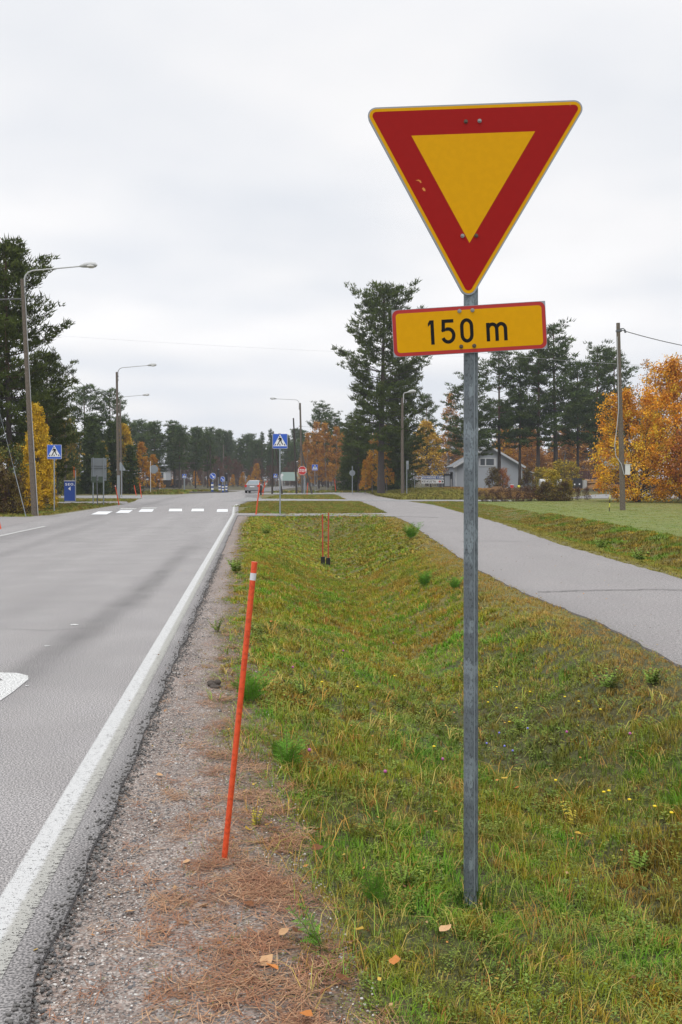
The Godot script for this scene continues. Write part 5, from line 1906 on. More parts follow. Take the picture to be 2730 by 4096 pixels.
	plant_tree("tall_pine", "tall_pine", "pine between the sign post and the house gable", 19.2, 127, 17.4, 1.1)
	plant_tree("tall_pine", "tall_pine", "thick orange-trunked pine right of the house", 23.6, 125, 17.8, 1.15)
	plant_tree("tall_pine", "tall_pine", "highest pine at the right, beside the thick orange trunk", 25.8, 126, 20.0, 1.25)
	plant_tree("thin_pine", "tall_pine", "slender pine left of the bare pole, shorter one", 29.0, 128, 15.8, 1.1)
	plant_tree("tall_pine", "tall_pine", "pine just left of the bare wooden pole", 31.8, 130, 18.0, 1.05)
	plant_tree("thin_pine", "tall_pine", "pine just right of the bare wooden pole", 34.6, 132, 17.6, 1.15)
	for k in [[18.6, 150, 7.5], [24.5, 156, 9.0], [27.0, 150, 7.0], [29.5, 160, 9.0], [32, 150, 8.5], [35, 145, 9.5], [38, 150, 10], [26, 162, 8.5], [28.5, 168, 9.5], [30.6, 165, 8.8], [33.5, 160, 9.6], [31.5, 172, 10]]:
		plant_tree("rust_birch", "rusty_birch", "brown-orange birch in the background behind the yard", k[0], k[1], k[2], 1.9, "brown-orange birches behind the yard")
	for k in [[36, 158, 15], [40, 160, 14], [22, 175, 13], [28, 180, 14], [44, 150, 13], [33, 185, 13]]:
		plant_tree("forest_pine", "pine_tree", "dark pine far behind the yard", k[0], k[1], k[2], 1.2, "dark pines far behind the yard")
	for k in [[19.0, 122, 2.7, "reddish bush before the house wall"], [21.6, 120, 2.5, "lower reddish-brown bush at the house corner"]]:
		plant_tree("bush" if k[0] > 20.0 else "red_rowan", "red_bush", k[3], k[0], k[1], k[2], 0.75, "", "bush")
	plant_tree("bush", "bush", "brown bush before the house wall, just right of the sign post", 17.6, 119, 2.6, 0.9, "", "bush")
	plant_tree("yellow_bush", "yellow_bush", "yellow-green bush at the right corner of the grey house", 23.3, 121, 2.7, 0.9, "", "bush")
	plant_tree("thin_pine", "tall_pine", "pine with its trunk before the house gable's right half", 21.6, 126, 16.4, 0.95)
	plant_tree("yellow_bush", "yellow_bush", "yellow-green bush between the house and the crates", 26.5, 122, 3.4, 1.2, "", "bush")
	plant_tree("orange_birch", "orange_birch", "orange birch right of the house roof", 23.4, 150, 9.0, 1.2)
	# orange trees at the right edge
	plant_tree("orange_thicket", "orange_tree", "large orange-leaved tree behind the meter box pole", 19.8, 70, 7.3, 0.98)
	plant_tree("orange_thicket", "orange_tree", "orange tree at the right edge, farther back and taller", 25.0, 76, 10.0, 0.85)
	plant_tree("orange_thicket", "orange_tree", "orange tree cut by the right edge of the picture", 24.4, 68, 8.6, 0.85)
	plant_tree("red_rowan", "rowan_tree", "red-brown rowan in front of the orange trees at the right", 22.4, 67, 5.6, 0.85)
	plant_tree("sparse_birch", "sparse_birch", "thin-leaved birch standing above the orange trees", 32.0, 108, 13.6, 0.9)
	plant_tree("sparse_birch", "sparse_birch", "second thin-leaved birch above the orange trees, more to the right", 36.0, 112, 14.5, 0.8)
	# hedge of twiggy shrubs and the bush at the lawn's far side
	for k in [[10.0, 74, 0.75], [10.7, 73.6, 0.85], [11.4, 73.8, 0.95], [12.1, 73.5, 1.0], [12.8, 73.4, 1.0], [13.4, 73.6, 0.95], [14.0, 73.8, 0.85]]:
		plant_tree("twig_shrub", "twig_shrub", "low brown twiggy shrub in the row along the lawn's far edge", k[0], k[1], k[2], 1.1, "low twiggy shrubs along the lawn", "bush")
	plant_tree("bush", "bush", "dark brown bush at the end of the low shrub row", 14.4, 73, 1.25, 1.3, "", "bush")
	plant_tree("bush", "bush", "brown bush under the yellow-green bush at the lawn's edge", 15.3, 72.8, 1.3, 1.25, "", "bush")
	plant_tree("yellow_bush", "yellow_bush", "yellow-green bush at the lawn's edge left of the crates", 15.15, 74.5, 2.1, 1.1, "", "bush")
	plant_tree("yellow_bush", "yellow_bush", "lower yellow-green bush right of the first, by the paved yard", 15.95, 74.2, 1.4, 0.85, "", "bush")
	for k in [17.2, 17.9]:
		plant_tree("twig_shrub", "twig_shrub", "small twiggy shrub in front of the paved yard", k, 76, 0.9, 0.6, "twiggy shrubs before the yard", "bush")

# ---------------------------------------------------------------- gravel, needles, leaves
func multi(called: String, mesh: Mesh, xf: Array, cols: PackedColorArray, label: String) -> void:
	var mm := MultiMesh.new()
	mm.transform_format = MultiMesh.TRANSFORM_3D
	mm.use_colors = true
	mm.mesh = mesh
	mm.instance_count = xf.size()
	for i in xf.size():
		mm.set_instance_transform(i, xf[i])
		mm.set_instance_color(i, cols[i])
	var o := MultiMeshInstance3D.new()
	o.multimesh = mm
	o.name = numbered(called)
	add_child(o, true)
	o.set_meta("kind", "stuff")
	o.set_meta("label", label)

func in_view(x: float, d: float, m := 0.6) -> bool:
	return absf(x) < 0.327 * d + m

func shoulder_t(x: float, d: float) -> float:     # 0 at the asphalt, 1 where the grass takes over
	var w := curve(d, [Vector2(2, 0.86), Vector2(3.2, 0.82), Vector2(4.5, 0.70), Vector2(6.2, 0.43), Vector2(10, 0.32), Vector2(19, 0.28), Vector2(38, 0.20), Vector2(46, 0.5)])
	return (x - line_x(d) - 0.28) / (w + 0.10 * nz.get_noise_2d(x * 60.0, d * 60.0))

func gravel_and_litter() -> void:
	# the sandy shoulder itself
	var b := Mb.new()
	var L := []
	var R := []
	for d in steps(0.5, 46, 0.2, 1.01):
		L.append(Vector2(line_x(d) + 0.20, d))
		R.append(Vector2(line_x(d) + 0.28 + curve(d, [Vector2(2, 1.35), Vector2(4.5, 1.05), Vector2(10, 0.75), Vector2(46, 0.55)]), d))
	var n := 14
	for i in L.size():
		for k in n + 1:
			var p: Vector2 = L[i].lerp(R[i], float(k) / n)
			var t := shoulder_t(p.x, p.y)
			var v := 0.80 + 0.16 * nz2.get_noise_2d(p.x * 90.0, p.y * 60.0)
			b.col = Color(v * 0.92, v * 0.895, v * 0.87).lerp(Color(0.42, 0.34, 0.24), ss(0.7, 1.3, t) * 0.85)
			b.vert(P(p.x, p.y, gh(p.x, p.y) + 0.012 - 0.03 * ss(0.85, 1.0, float(k) / n) + 0.008 * nz.get_noise_2d(p.x * 300.0, p.y * 300.0)), Vector3.UP)
	for i in L.size() - 1:
		for k in n:
			var a := i * (n + 1) + k
			b.face(a, a + 1, a + n + 2)
			b.face(a, a + n + 2, a + n + 1)
	setting("gravel_shoulder", b, M.gravel)
	# loose stones
	var pal := [Color(0.31, 0.26, 0.23), Color(0.26, 0.245, 0.235), Color(0.38, 0.345, 0.32), Color(0.13, 0.13, 0.135), Color(0.22, 0.18, 0.16), Color(0.52, 0.50, 0.47), Color(0.10, 0.10, 0.105)]
	for kind in 3:
		b = Mb.new()
		var ico := SphereMesh.new()
		ico.radius = 1.0
		ico.height = 2.0
		ico.radial_segments = 6
		ico.rings = 3
		var arr := ico.get_mesh_arrays()
		var vs: PackedVector3Array = arr[Mesh.ARRAY_VERTEX]
		var sq := Vector3(rp(0.8, 1.2), rp(0.5, 0.7), rp(0.7, 1.0))
		for v in vs:
			var k := 1.0 + 0.35 * nz.get_noise_3d(v.x * 60.0 + kind * 99.0, v.y * 60.0, v.z * 60.0)
			b.vert(v * sq * k, (v / sq).normalized())
		b.ix = arr[Mesh.ARRAY_INDEX]
		var xf := []
		var cols := PackedColorArray()
		for i in 15000:
			var d := 2.3 + 12.0 * pow(rng.randf(), 2.0)
			var t := rng.randf() * 1.25
			if kind == 2:
				t = rng.randf() * 0.4
			var x := line_x(d) + 0.25 + t * (curve(d, [Vector2(2, 1.05), Vector2(4.5, 0.8), Vector2(12, 0.5)]))
			if not in_view(x, d, 0.5) or rng.randf() > 1.15 - 0.5 * t:
				continue
			var r := 0.0018 + 0.0048 * pow(rng.randf(), 3.0)
			if rng.randf() < 0.006:
				r = rp(0.007, 0.013)
			xf.append(Transform3D(Basis(Vector3.UP, rp(0, TAU)).scaled(Vector3(r, r * rp(0.7, 1.1), r)), P(x, d, gh(x, d) + 0.012 + r * 0.25)))
			cols.append(shade(pal[int(rng.randf() * pal.size()) % pal.size()], 0.25))
		multi("gravel", b.mesh(M.litter), xf, cols, "loose grey and pink gravel on the road shoulder")
	# crumbs of asphalt along the broken road edge
	var crumb := Mb.new()
	crumb.blob(Vector3.ZERO, Vector3(1, 0.6, 0.8), 3, 5)
	var cx := []
	var cc := PackedColorArray()
	for i in 3800:
		var d := 2.3 + 20.0 * pow(rng.randf(), 1.8)
		var x := line_x(d) + 0.28 + rng.randfn(0.015, 0.03)
		var r := rp(0.003, 0.010)
		cx.append(Transform3D(Basis(Vector3.UP, rp(0, TAU)).scaled(Vector3(r, r, r)), P(x, d, (0.001 if x < edge_x(d) else -0.02) + r * 0.3)))
		cc.append(shade(Color(0.12, 0.115, 0.11), 0.45))
	multi("asphalt_crumbs", crumb.mesh(M.litter), cx, cc, "dark crumbs along the broken asphalt edge")
	# pine needles: bundles of thin curved strips lying on the gravel
	for kind in 2:
		b = Mb.new()
		for k in 11:
			var a := rp(0, TAU)
			var o := Vector3(rp(-0.055, 0.055), rp(0.001, 0.008), rp(-0.055, 0.055))
			var v := Vector3(cos(a), rp(-0.05, 0.12), sin(a)) * rp(0.018, 0.034)
			var s := Vector3(-sin(a), 0, cos(a)) * 0.0011
			b.col = Color.WHITE * rp(0.7, 1.2)
			b.quad(o - v - s, o - s * 1.0, o + s * 1.0, o - v + s)
			b.quad(o - s, o + v + Vector3(0, 0.004, 0), o + v + s + Vector3(0, 0.004, 0), o + s)
		var xf := []
		var cols := PackedColorArray()
		for i in 11000:
			var d := 2.3 + 9.0 * pow(rng.randf(), 1.9)
			var t := 0.05 + 1.15 * sqrt(rng.randf())
			var x := line_x(d) + 0.28 + t * curve(d, [Vector2(2, 1.05), Vector2(4.5, 0.8), Vector2(12, 0.5)])
			var dens := 0.07 + 0.36 * nz2.get_noise_2d(x * 190.0, d * 130.0) + 0.12 * t - 0.03 * maxf(0.0, d - 4.0) - 0.7 * maxf(0.0, t - 0.85)
			if not in_view(x, d, 0.5) or rng.randf() > dens:
				continue
			var s := rp(0.8, 1.4)
			xf.append(Transform3D(Basis(Vector3.UP, rp(0, TAU)).scaled(Vector3(s, s, s)), P(x, d, gh(x, d) + 0.016)))
			cols.append(shade([Color(0.32, 0.14, 0.07), Color(0.40, 0.21, 0.11), Color(0.24, 0.11, 0.06), Color(0.46, 0.28, 0.16)][int(rng.randf() * 4) % 4], 0.2))
		multi("pine_needles", b.mesh(M.litter), xf, cols, "red-brown fallen pine needles on the gravel")
	# small leaves blown over the verge, the path and the road edge
	b = Mb.new()
	b.leaf(Vector3(0, 0.004, -0.5), Vector3(0.34, 0.12, 0), Vector3(0, 0.05, 1.0))
	var lx := []
	var lcol := PackedColorArray()
	for i in 2600:
		var d := 2.6 + 26.0 * pow(rng.randf(), 1.4)
		var x := lerpf(line_x(d) - 0.4, path_r(d) + 1.5, rng.randf())
		var on := x > path_l(d) and x < path_r(d)
		if not in_view(x, d, 0.5) or (on and rng.randf() < 0.75) or (x < edge_x(d) and rng.randf() < 0.8):
			continue
		var sz := rp(0.012, 0.028)
		var y := 0.0 if on or x < edge_x(d) else gh(x, d) + (0.015 if shoulder_t(x, d) < 1.0 else rp(0.02, 0.05))
		lx.append(Transform3D(Basis.from_euler(Vector3(rp(-0.3, 0.3), rp(0, TAU), rp(-0.3, 0.3))).scaled(Vector3(sz, sz, sz)), P(x, d, y + 0.004)))
		lcol.append(shade([Color(0.44, 0.20, 0.06), Color(0.48, 0.32, 0.07), Color(0.20, 0.10, 0.05), Color(0.38, 0.24, 0.12)][int(rng.randf() * 4) % 4], 0.25))
	multi("leaf_litter", b.mesh(M.leaf), lx, lcol, "small fallen leaves scattered over the verge and the path")
	# fallen leaves one can tell apart
	var places := [[577, 2232, 0], [545, 2190, 1], [600, 2205, 1], [640, 2232, 0], [690, 2330, 0], [735, 2290, 2], [640, 2150, 1], [688, 2140, 2], [584, 2070, 2], [640, 1905, 2], [700, 1928, 2], [715, 1953, 2], [285, 2083, 1], [610, 1898, 3], [575, 1895, 3], [625, 1465, 1], [627, 1430, 0], [1180, 1815, 0], [1213, 1905, 1], [1320, 1915, 3], [1452, 1975, 3], [1165, 1790, 3], [735, 1908, 0], [770, 2245, 2], [820, 2140, 3], [905, 2220, 0], [1010, 2140, 1], [480, 2065, 1], [420, 1970, 1], [375, 1772, 1]]
	var tones := [Color(0.48, 0.19, 0.06), Color(0.50, 0.31, 0.17), Color(0.19, 0.085, 0.045), Color(0.52, 0.34, 0.06)]
	var what := ["orange", "pale tan", "dark brown", "yellow"]
	for k in places:
		var d = 3840.0 / (k[1] - 1100.0)
		for it in 6:
			d = 2400.0 * (1.6 - gh((k[0] - 784.0) * d / 2400.0, d) - 0.04) / (k[1] - 1100.0)
		var x: float = (k[0] - 784.0) * d / 2400.0
		b = Mb.new()
		var s := rp(0.022, 0.034)
		b.col = shade(tones[k[2]], 0.15)
		var curl := rp(0.15, 0.5)
		for q in 2:
			var m := -1.0 if q == 0 else 1.0
			var e := [Vector3(0, 0, 0), Vector3(m * 0.32, curl * 0.3, 0.22), Vector3(m * 0.42, curl * 0.5, 0.5), Vector3(m * 0.25, curl * 0.35, 0.82), Vector3(0, 0.18, 1.1)]
			for j in 3:
				b.tri(Vector3(0, 0.0, 0.55) * s * 1.6, e[j] * s * 1.6, e[j + 1] * s * 1.6)
			b.tri(Vector3(0, 0.0, 0.55) * s * 1.6, e[3] * s * 1.6, e[4] * s * 1.6)
		var onto := "gravel shoulder" if shoulder_t(x, d) < 1.0 else "grass"
		var o := solo("fallen_leaf", b, M.leaf, "%s fallen leaf lying on the %s" % [what[k[2]], onto], "leaf", "%s fallen leaves on the %s" % [what[k[2]], onto])
		o.position = P(x, d, gh(x, d) + (0.02 if shoulder_t(x, d) < 1.0 else 0.045))
		o.rotation = Vector3(rp(-0.4, 0.4), rp(0, TAU), rp(-0.4, 0.4))

# ---------------------------------------------------------------- grass and herbs
func tuft(blades: int, h: float, w: float, spread: float, lean: float) -> Mb:
	var b := Mb.new()
	for k in blades:
		var a := rp(0, TAU)
		var r := spread * sqrt(rng.randf())
		var o := Vector3(cos(a) * r, -0.01, sin(a) * r)
		var az := rp(0, TAU)
		var out := Vector3(cos(az), 0, sin(az))
		var L := h * rp(0.55, 1.15)
		var ln := lean * rp(0.3, 1.4)
		var p1 := o + Vector3.UP * L * 0.55 + out * L * ln * 0.35
		var p2 := o + Vector3.UP * L * lerpf(1.0, 0.6, clampf(ln, 0, 1)) + out * L * ln
		var s := out.cross(Vector3.UP).rotated(Vector3.UP, rp(-0.8, 0.8)) * w * 0.5
		var nn := s.cross(p1 - o).normalized()
		if nn.y < 0.0:
			s = -s
			nn = -nn
		nn = (nn + Vector3.UP * 0.25).normalized()
		var v := rp(0.75, 1.25)
		b.col = Color(v * rp(0.9, 1.12), v, v * 0.95)
		var i := b.vert(o - s, nn)
		b.vert(o + s, nn)
		b.vert(p1 + s * 0.8, nn)
		b.vert(p1 - s * 0.8, nn)
		b.vert(p2, nn)
		b.face(i, i + 1, i + 2)
		b.face(i, i + 2, i + 3)
		b.face(i + 3, i + 2, i + 4)
	return b

func herb(leaves: int, size: float, h: float) -> Mb:
	var b := Mb.new()
	for k in leaves:
		var a := TAU * k / leaves + rp(-0.4, 0.4)
		var out := Vector3(cos(a), 0, sin(a))
		var o := out * rp(0.2, 1.0) * size * 0.8 + Vector3(0, h * rp(0.3, 1.0), 0)
		var y := (out + Vector3.UP * rp(-0.2, 0.5)).normalized() * size * rp(0.7, 1.2)
		var x := out.cross(Vector3.UP) * size * rp(0.22, 0.4)
		b.col = Color.WHITE * rp(0.75, 1.25)
		b.leaf(o, x + Vector3(0, rp(-0.1, 0.1) * size, 0), y)
	return b

func grass_col(x: float, d: float) -> Color:
	var a := nz.get_noise_2d(x * 55.0, d * 45.0) * 0.5 + 0.5
	var c2 := nz2.get_noise_2d(x * 130.0 + 40.0, d * 110.0) * 0.5 + 0.5
	var c := Color(0.185, 0.215, 0.022).lerp(Color(0.125, 0.255, 0.022), ss(0.42, 0.70, a))
	c = c.lerp(Color(0.34, 0.235, 0.034), ss(0.48, 0.76, c2) * 0.8)
	# larger patches: russet, dark, and lush green
	var p1 := nz.get_noise_2d(x * 38.0 + 500.0, d * 26.0)
	var p2 := nz2.get_noise_2d(x * 34.0 + 900.0, d * 22.0)
	c = c.lerp(Color(0.26, 0.125, 0.035), ss(0.16, 0.42, p1) * 0.65)
	c = c.lerp(Color(0.085, 0.10, 0.026), ss(0.18, 0.40, -p1) * 0.6)
	c = c.lerp(Color(0.10, 0.27, 0.03), ss(0.20, 0.42, p2) * 0.6)
	var r := rng.randf()
	if r < 0.11:
		c = Color(0.42, 0.31, 0.10)
	elif r < 0.17:
		c = Color(0.34, 0.16, 0.05)
	# dry reddish strip along the cycle path, dark mossy slope below it
	var t := path_l(d) - x
	if d < 44.0 and x > line_x(d):
		c = c.lerp(Color(0.34, 0.20, 0.075), (1.0 - ss(0.25, 0.95, t + 0.3 * (a - 0.5))) * 0.75)
		var moss := exp(-pow((d - 8.6) / 1.5, 2.0)) * exp(-pow((x - 1.3) / 0.9, 2.0))
		c = c.lerp(Color(0.085, 0.095, 0.033), clampf(moss * 0.9, 0, 0.62))
		c = c.lerp(Color(0.28, 0.235, 0.05), ss(14, 24, d) * 0.55 * (1.0 - c2))
		var st := shoulder_t(x, d)
		if st < 1.5:
			c = c.lerp(Color(0.30, 0.17, 0.06), (1.5 - st) * 0.7)
	var far := ss(6.0, 12.0, d) * (0.12 if x > line_x(d) else 0.0)
	return shade(Color(c.r * (1.22 + far), c.g * (1.24 + far), c.b * 1.15), 0.22)

func greenery() -> void:
	# bands of the ditch grass: [from, to, tufts per square metre, blade height, blade width, blades]
	var bands := [[2.4, 4.6, 2100, 0.075, 0.0030, 9], [4.6, 7.5, 1300, 0.080, 0.0038, 9], [7.5, 13.0, 620, 0.085, 0.006, 9], [13.0, 24.0, 480, 0.075, 0.008, 9], [24.0, 47.5, 190, 0.08, 0.013, 9]]
	for q in bands:
		var lists := [[], [], []]
		var cl := [PackedColorArray(), PackedColorArray(), PackedColorArray()]
		var d: float = q[0]
		var area := 0.0
		var n := 0
		var xa = -0.7 - 0.0837 * q[1]
		var xb: float = minf(path_l(q[0]) + 0.1, 0.327 * q[1] + 0.8)
		area = (q[1] - q[0]) * (xb - xa)
		n = int(area * q[2])
		for i in n:
			d = lerpf(q[0], q[1], rng.randf())
			var x := lerpf(xa, xb, rng.randf())
			var t := path_l(d) - x
			var st := shoulder_t(x, d)
			if st < 0.15 or t < -0.05 or not in_view(x, d):
				continue
			if st < 1.3:
				var clump := nz2.get_noise_2d(x * 260.0, d * 160.0)
				if rng.randf() > 0.85 * ss(0.45, 1.2, st) + (0.45 if clump > 0.09 else 0.03) * ss(0.2, 0.7, st):
					continue
			if t < 0.4 and rng.randf() < 0.25:
				continue
			var a := nz.get_noise_2d(x * 70.0 + 300.0, d * 55.0)
			var s := rp(0.65, 1.2) * (1.0 + 0.55 * a) * lerpf(0.45, 1.0, ss(0.8, 2.2, st)) * lerpf(0.6, 1.0, ss(0.1, 0.9, t))
			var moss := exp(-pow((d - 8.6) / 1.6, 2.0)) * exp(-pow((x - 1.3) / 1.0, 2.0))
			s *= 1.0 - 0.15 * clampf(moss, 0, 1)
			var kind := 0 if rng.randf() < 0.55 else 1
			if rng.randf() < (0.17 if d < 13.0 else 0.08) + (0.25 if d < 13.0 else 0.10) * ss(0.0, 0.35, nz2.get_noise_2d(x * 80.0 + 9.0, d * 70.0)):
				kind = 2
			var bs := Basis(Vector3.UP, rp(0, TAU)).scaled(Vector3(s, s, s))
			lists[kind].append(Transform3D(bs, P(x, d, gh(x, d))))
			var c := grass_col(x, d)
			if kind == 2:
				c = shade(Color(0.13, 0.215, 0.05).lerp(Color(0.28, 0.25, 0.035), rng.randf() * 0.6), 0.35)
			cl[kind].append(c)
		if q[1] < 14.0:      # long pale arching blades among the short ones
			var lx := []
			var lc := PackedColorArray()
			for i in int(area * q[2] * 0.034):
				var dd := lerpf(q[0], q[1], rng.randf())
				var x := lerpf(xa, xb, rng.randf())
				if shoulder_t(x, dd) < 1.05 or path_l(dd) - x < 0.5 or not in_view(x, dd):
					continue
				var sc := rp(0.6, 1.25)
				lx.append(Transform3D(Basis(Vector3.UP, rp(0, TAU)).scaled(Vector3(sc, sc, sc)), P(x, dd, gh(x, dd))))
				lc.append(shade([Color(0.46, 0.36, 0.11), Color(0.26, 0.30, 0.06), Color(0.44, 0.25, 0.06), Color(0.20, 0.30, 0.05)][int(rng.randf() * 4) % 4], 0.2))
			multi("long_grass", tuft(5, 0.17, q[4] * 0.95, 0.03, 1.25).mesh(M.grass), lx, lc, "long pale arching grass blades in the ditch")
		for kind in 3:
			var mb: Mb
			if kind == 0:
				mb = tuft(q[5], q[3], q[4], 0.03 * q[3] / 0.075, 0.55)
			elif kind == 1:
				mb = tuft(q[5] - 2, q[3] * 0.8, q[4] * 1.1, 0.035 * q[3] / 0.075, 1.1)
			else:
				mb = herb(9, q[4] * 2.6 + 0.006, q[3] * 0.6)
			multi(["ditch_grass", "ditch_grass", "ditch_herbs"][kind], mb.mesh(M.grass), lists[kind], cl[kind], ["autumn grass growing in the ditch", "matted dry grass in the ditch", "small broad-leaved herbs among the ditch grass"][kind])
	# other verges: bank right of the cycle path, islands between the paths, left verge, lawn edge
	var areas := [[9.0, 47.0, "bank", 95, 0.085, 0.013], [47.0, 82.0, "island", 60, 0.09, 0.016], [82.0, 112.0, "island", 30, 0.11, 0.026], [33.0, 100.0, "left", 30, 0.12, 0.022], [80.0, 128.0, "mound", 24, 0.26, 0.035], [112, 128, "far", 10, 0.30, 0.06], [24.0, 76.0, "lawn", 60, 0.03, 0.012], [42.0, 80.0, "edge", 60, 0.07, 0.016]]
	for q in areas:
		var xf := []
		var cols := PackedColorArray()
		var n := int((q[1] - q[0]) * {"bank": 5.0, "island": 12.0, "left": 22.0, "mound": 14.0, "far": 40.0, "lawn": 24.0, "edge": 3.6}[q[2]] * q[3])
		for i in n:
			var d := lerpf(q[0], q[1], rng.randf())
			var x := 0.0
			var ok := true
			match q[2]:
				"bank":
					x = path_r(d) + 0.05 + rng.randf() * 4.0
					ok = x - path_r(d) < 3.7
				"island":
					x = lerpf(-8, 5.5, rng.randf())
					ok = x < path_l(d) - 0.05 and x > (-5.0 if d < 60.0 else -6.2) + 0.3 * nz.get_noise_2d(d * 20.0, x * 20.0) and not (d > 74.8 and d < 83.0) and d > 49.0 and not (d > 103)
				"left":
					x = -10.5 - rng.randf() * 24.0
					var e := curve(d, [Vector2(33, -11.0), Vector2(34.5, -13), Vector2(43, -13), Vector2(44, -13.0), Vector2(53, -13.4), Vector2(66, -14.0), Vector2(84, -16.0)])
					ok = x < e and not (d > 34.3 and d < 43.6) and not (d > 67.8 and d < 72.8) and not (d > 83.0 and d < 101.0) and not (d < 34.3 and x < -14)
				"edge":
					x = path_r(d) + 0.04 + 3.5 * rng.randf()
					ok = not (d > 73.8 and d < 80.0)
				"mound":
					x = lerpf(3.5, 16.5, rng.randf())
					ok = x > path_r(d) + 0.2
				"far":
					x = lerpf(-34, 6, rng.randf())
					ok = (x < -17.2 and d > 102) or (d > 121 and x > -8.0) or (x < -13.4 and d > 119 and d < 125)
				"lawn":
					x = path_r(d) + 3.0 + rng.randf() * 24.0
					ok = not (x > 15.5 and d > 79.0)
			if not ok or not in_view(x, d, 1.2):
				continue
			var s := rp(0.5, 1.25) * (1.0 + 0.5 * nz.get_noise_2d(x * 40.0, d * 30.0))
			if q[2] == "bank":
				s *= lerpf(0.5, 1.1, ss(0.1, 1.0, x - path_r(d)))
			var y := gh(x, d) + (0.15 if q[2] == "far" and x > -22.0 and x < -13.0 and d > 118 else 0.0)
			xf.append(Transform3D(Basis(Vector3.UP, rp(0, TAU)).scaled(Vector3(s, s, s)), P(x, d, y)))
			var a := nz.get_noise_2d(x * 30.0, d * 25.0) * 0.5 + 0.5
			var b2 := nz2.get_noise_2d(x * 70.0, d * 50.0) * 0.5 + 0.5
			var c := Color(0.22, 0.205, 0.045).lerp(Color(0.16, 0.23, 0.04), ss(0.35, 0.7, a)).lerp(Color(0.32, 0.22, 0.06), ss(0.45, 0.75, b2))
			if q[2] == "bank":
				c = Color(0.24, 0.19, 0.045).lerp(Color(0.15, 0.25, 0.032), ss(0.4, 0.66, a)).lerp(Color(0.42, 0.28, 0.035), ss(0.55, 0.8, b2))
				c = c.lerp(Color(0.28, 0.25, 0.06), 1.0 - ss(0.2, 1.2, x - path_r(d)))
			elif q[2] == "lawn":
				c = Color(0.27, 0.29, 0.06).lerp(Color(0.19, 0.28, 0.055), ss(0.35, 0.7, a)).lerp(Color(0.36, 0.25, 0.09), 0.8 * ss(8, 20, x) * ss(0.4, 0.7, b2))
			elif q[2] == "mound":
				c = Color(0.28, 0.21, 0.055).lerp(Color(0.19, 0.21, 0.04), a).lerp(Color(0.38, 0.19, 0.07), ss(10, 14, x) * 0.8)
			cols.append(shade(c, 0.2))
		var mb := tuft(9, q[4], q[5], 0.06 + q[4] * 0.4, 0.6)
		multi({"bank": "bank_grass", "island": "island_grass", "left": "verge_grass", "mound": "mound_grass", "far": "far_grass", "lawn": "lawn_grass", "edge": "edge_grass"}[q[2]], mb.mesh(M.grass), xf, cols, {"bank": "rough brown and green growth on the bank right of the cycle path", "island": "short grass on the islands between the paths", "left": "grass on the left verge", "mound": "tall weedy growth on the mound by the direction signs", "far": "rough grass at the far side of the junction", "lawn": "mown lawn at the right", "edge": "grass between the cycle path and the lawn"}[q[2]])
	herbs()

func stem_plant(called: String, label: String, x: float, d: float, h: float, stems: int, c: Color, ferny: bool, group := "") -> void:
	var t := thing(called, label, "plant", P(x, d, gh(x, d)), 0.0, group)
	var st := Mb.new()
	var lf := Mb.new()
	for k in stems:
		var a := rp(0, TAU)
		var lean := rp(0.2, 1.0)
		var tip := Vector3(cos(a) * lean, 1.0, sin(a) * lean) * h * rp(0.7, 1.1)
		var mid := tip * 0.5 + Vector3(0, h * 0.06, 0)
		st.col = Color(0.10, 0.11, 0.035)
		st.tube([Vector3(0, -0.01, 0), mid, tip], [0.0022, 0.0018, 0.0009], 4, false)
		var n := 9 if ferny else 6
		for j in n:
			var f := lerpf(0.2, 1.0, float(j) / n)
			var p := Vector3.ZERO.lerp(mid, f * 2.0) if f < 0.5 else mid.lerp(tip, f * 2.0 - 1.0)
			for s in [-1.0, 1.0]:
				var side = (tip.cross(Vector3.UP).normalized() if absf(lean) > 0.02 else Vector3.RIGHT) * s
				side = (side + tip.normalized() * 0.5).rotated(tip.normalized(), rp(-0.5, 0.5)).normalized()
				var L := h * (0.36 if ferny else 0.30) * (1.1 - 0.75 * f) * rp(0.8, 1.15)
				lf.col = shade(c, 0.22)
				if ferny:
					for m in 5:
						var g := (m + 0.6) / 5.0
						var o = p + side * L * g
						for e in [-1.0, 1.0]:
							var y = (side * 0.6 + tip.normalized() * e).normalized() * L * 0.30 * (1.15 - g)
							lf.leaf(o, side.cross(y).normalized().cross(y).normalized() * L * 0.055, y)
					lf.leaf(p, tip.normalized() * L * 0.04, side * L)
				else:
					var nx = side.cross(Vector3.UP).normalized()
					lf.leaf(p, nx * L * 0.26 + Vector3(0, 0.1 * L, 0), side * L + Vector3(0, -0.15 * L, 0))
	part("stem", st, M.plain, t)
	part("foliage", lf, M.grass, t)

func ground_at(px: float, py: float) -> Vector2:
	var d := 4.0
	for it in 14:
		d = lerpf(d, 2400.0 * (1.6 - gh((px - 784.0) * d / 2400.0, d)) / (py - 1100.0), 0.7)
	return Vector2((px - 784.0) * d / 2400.0, d)

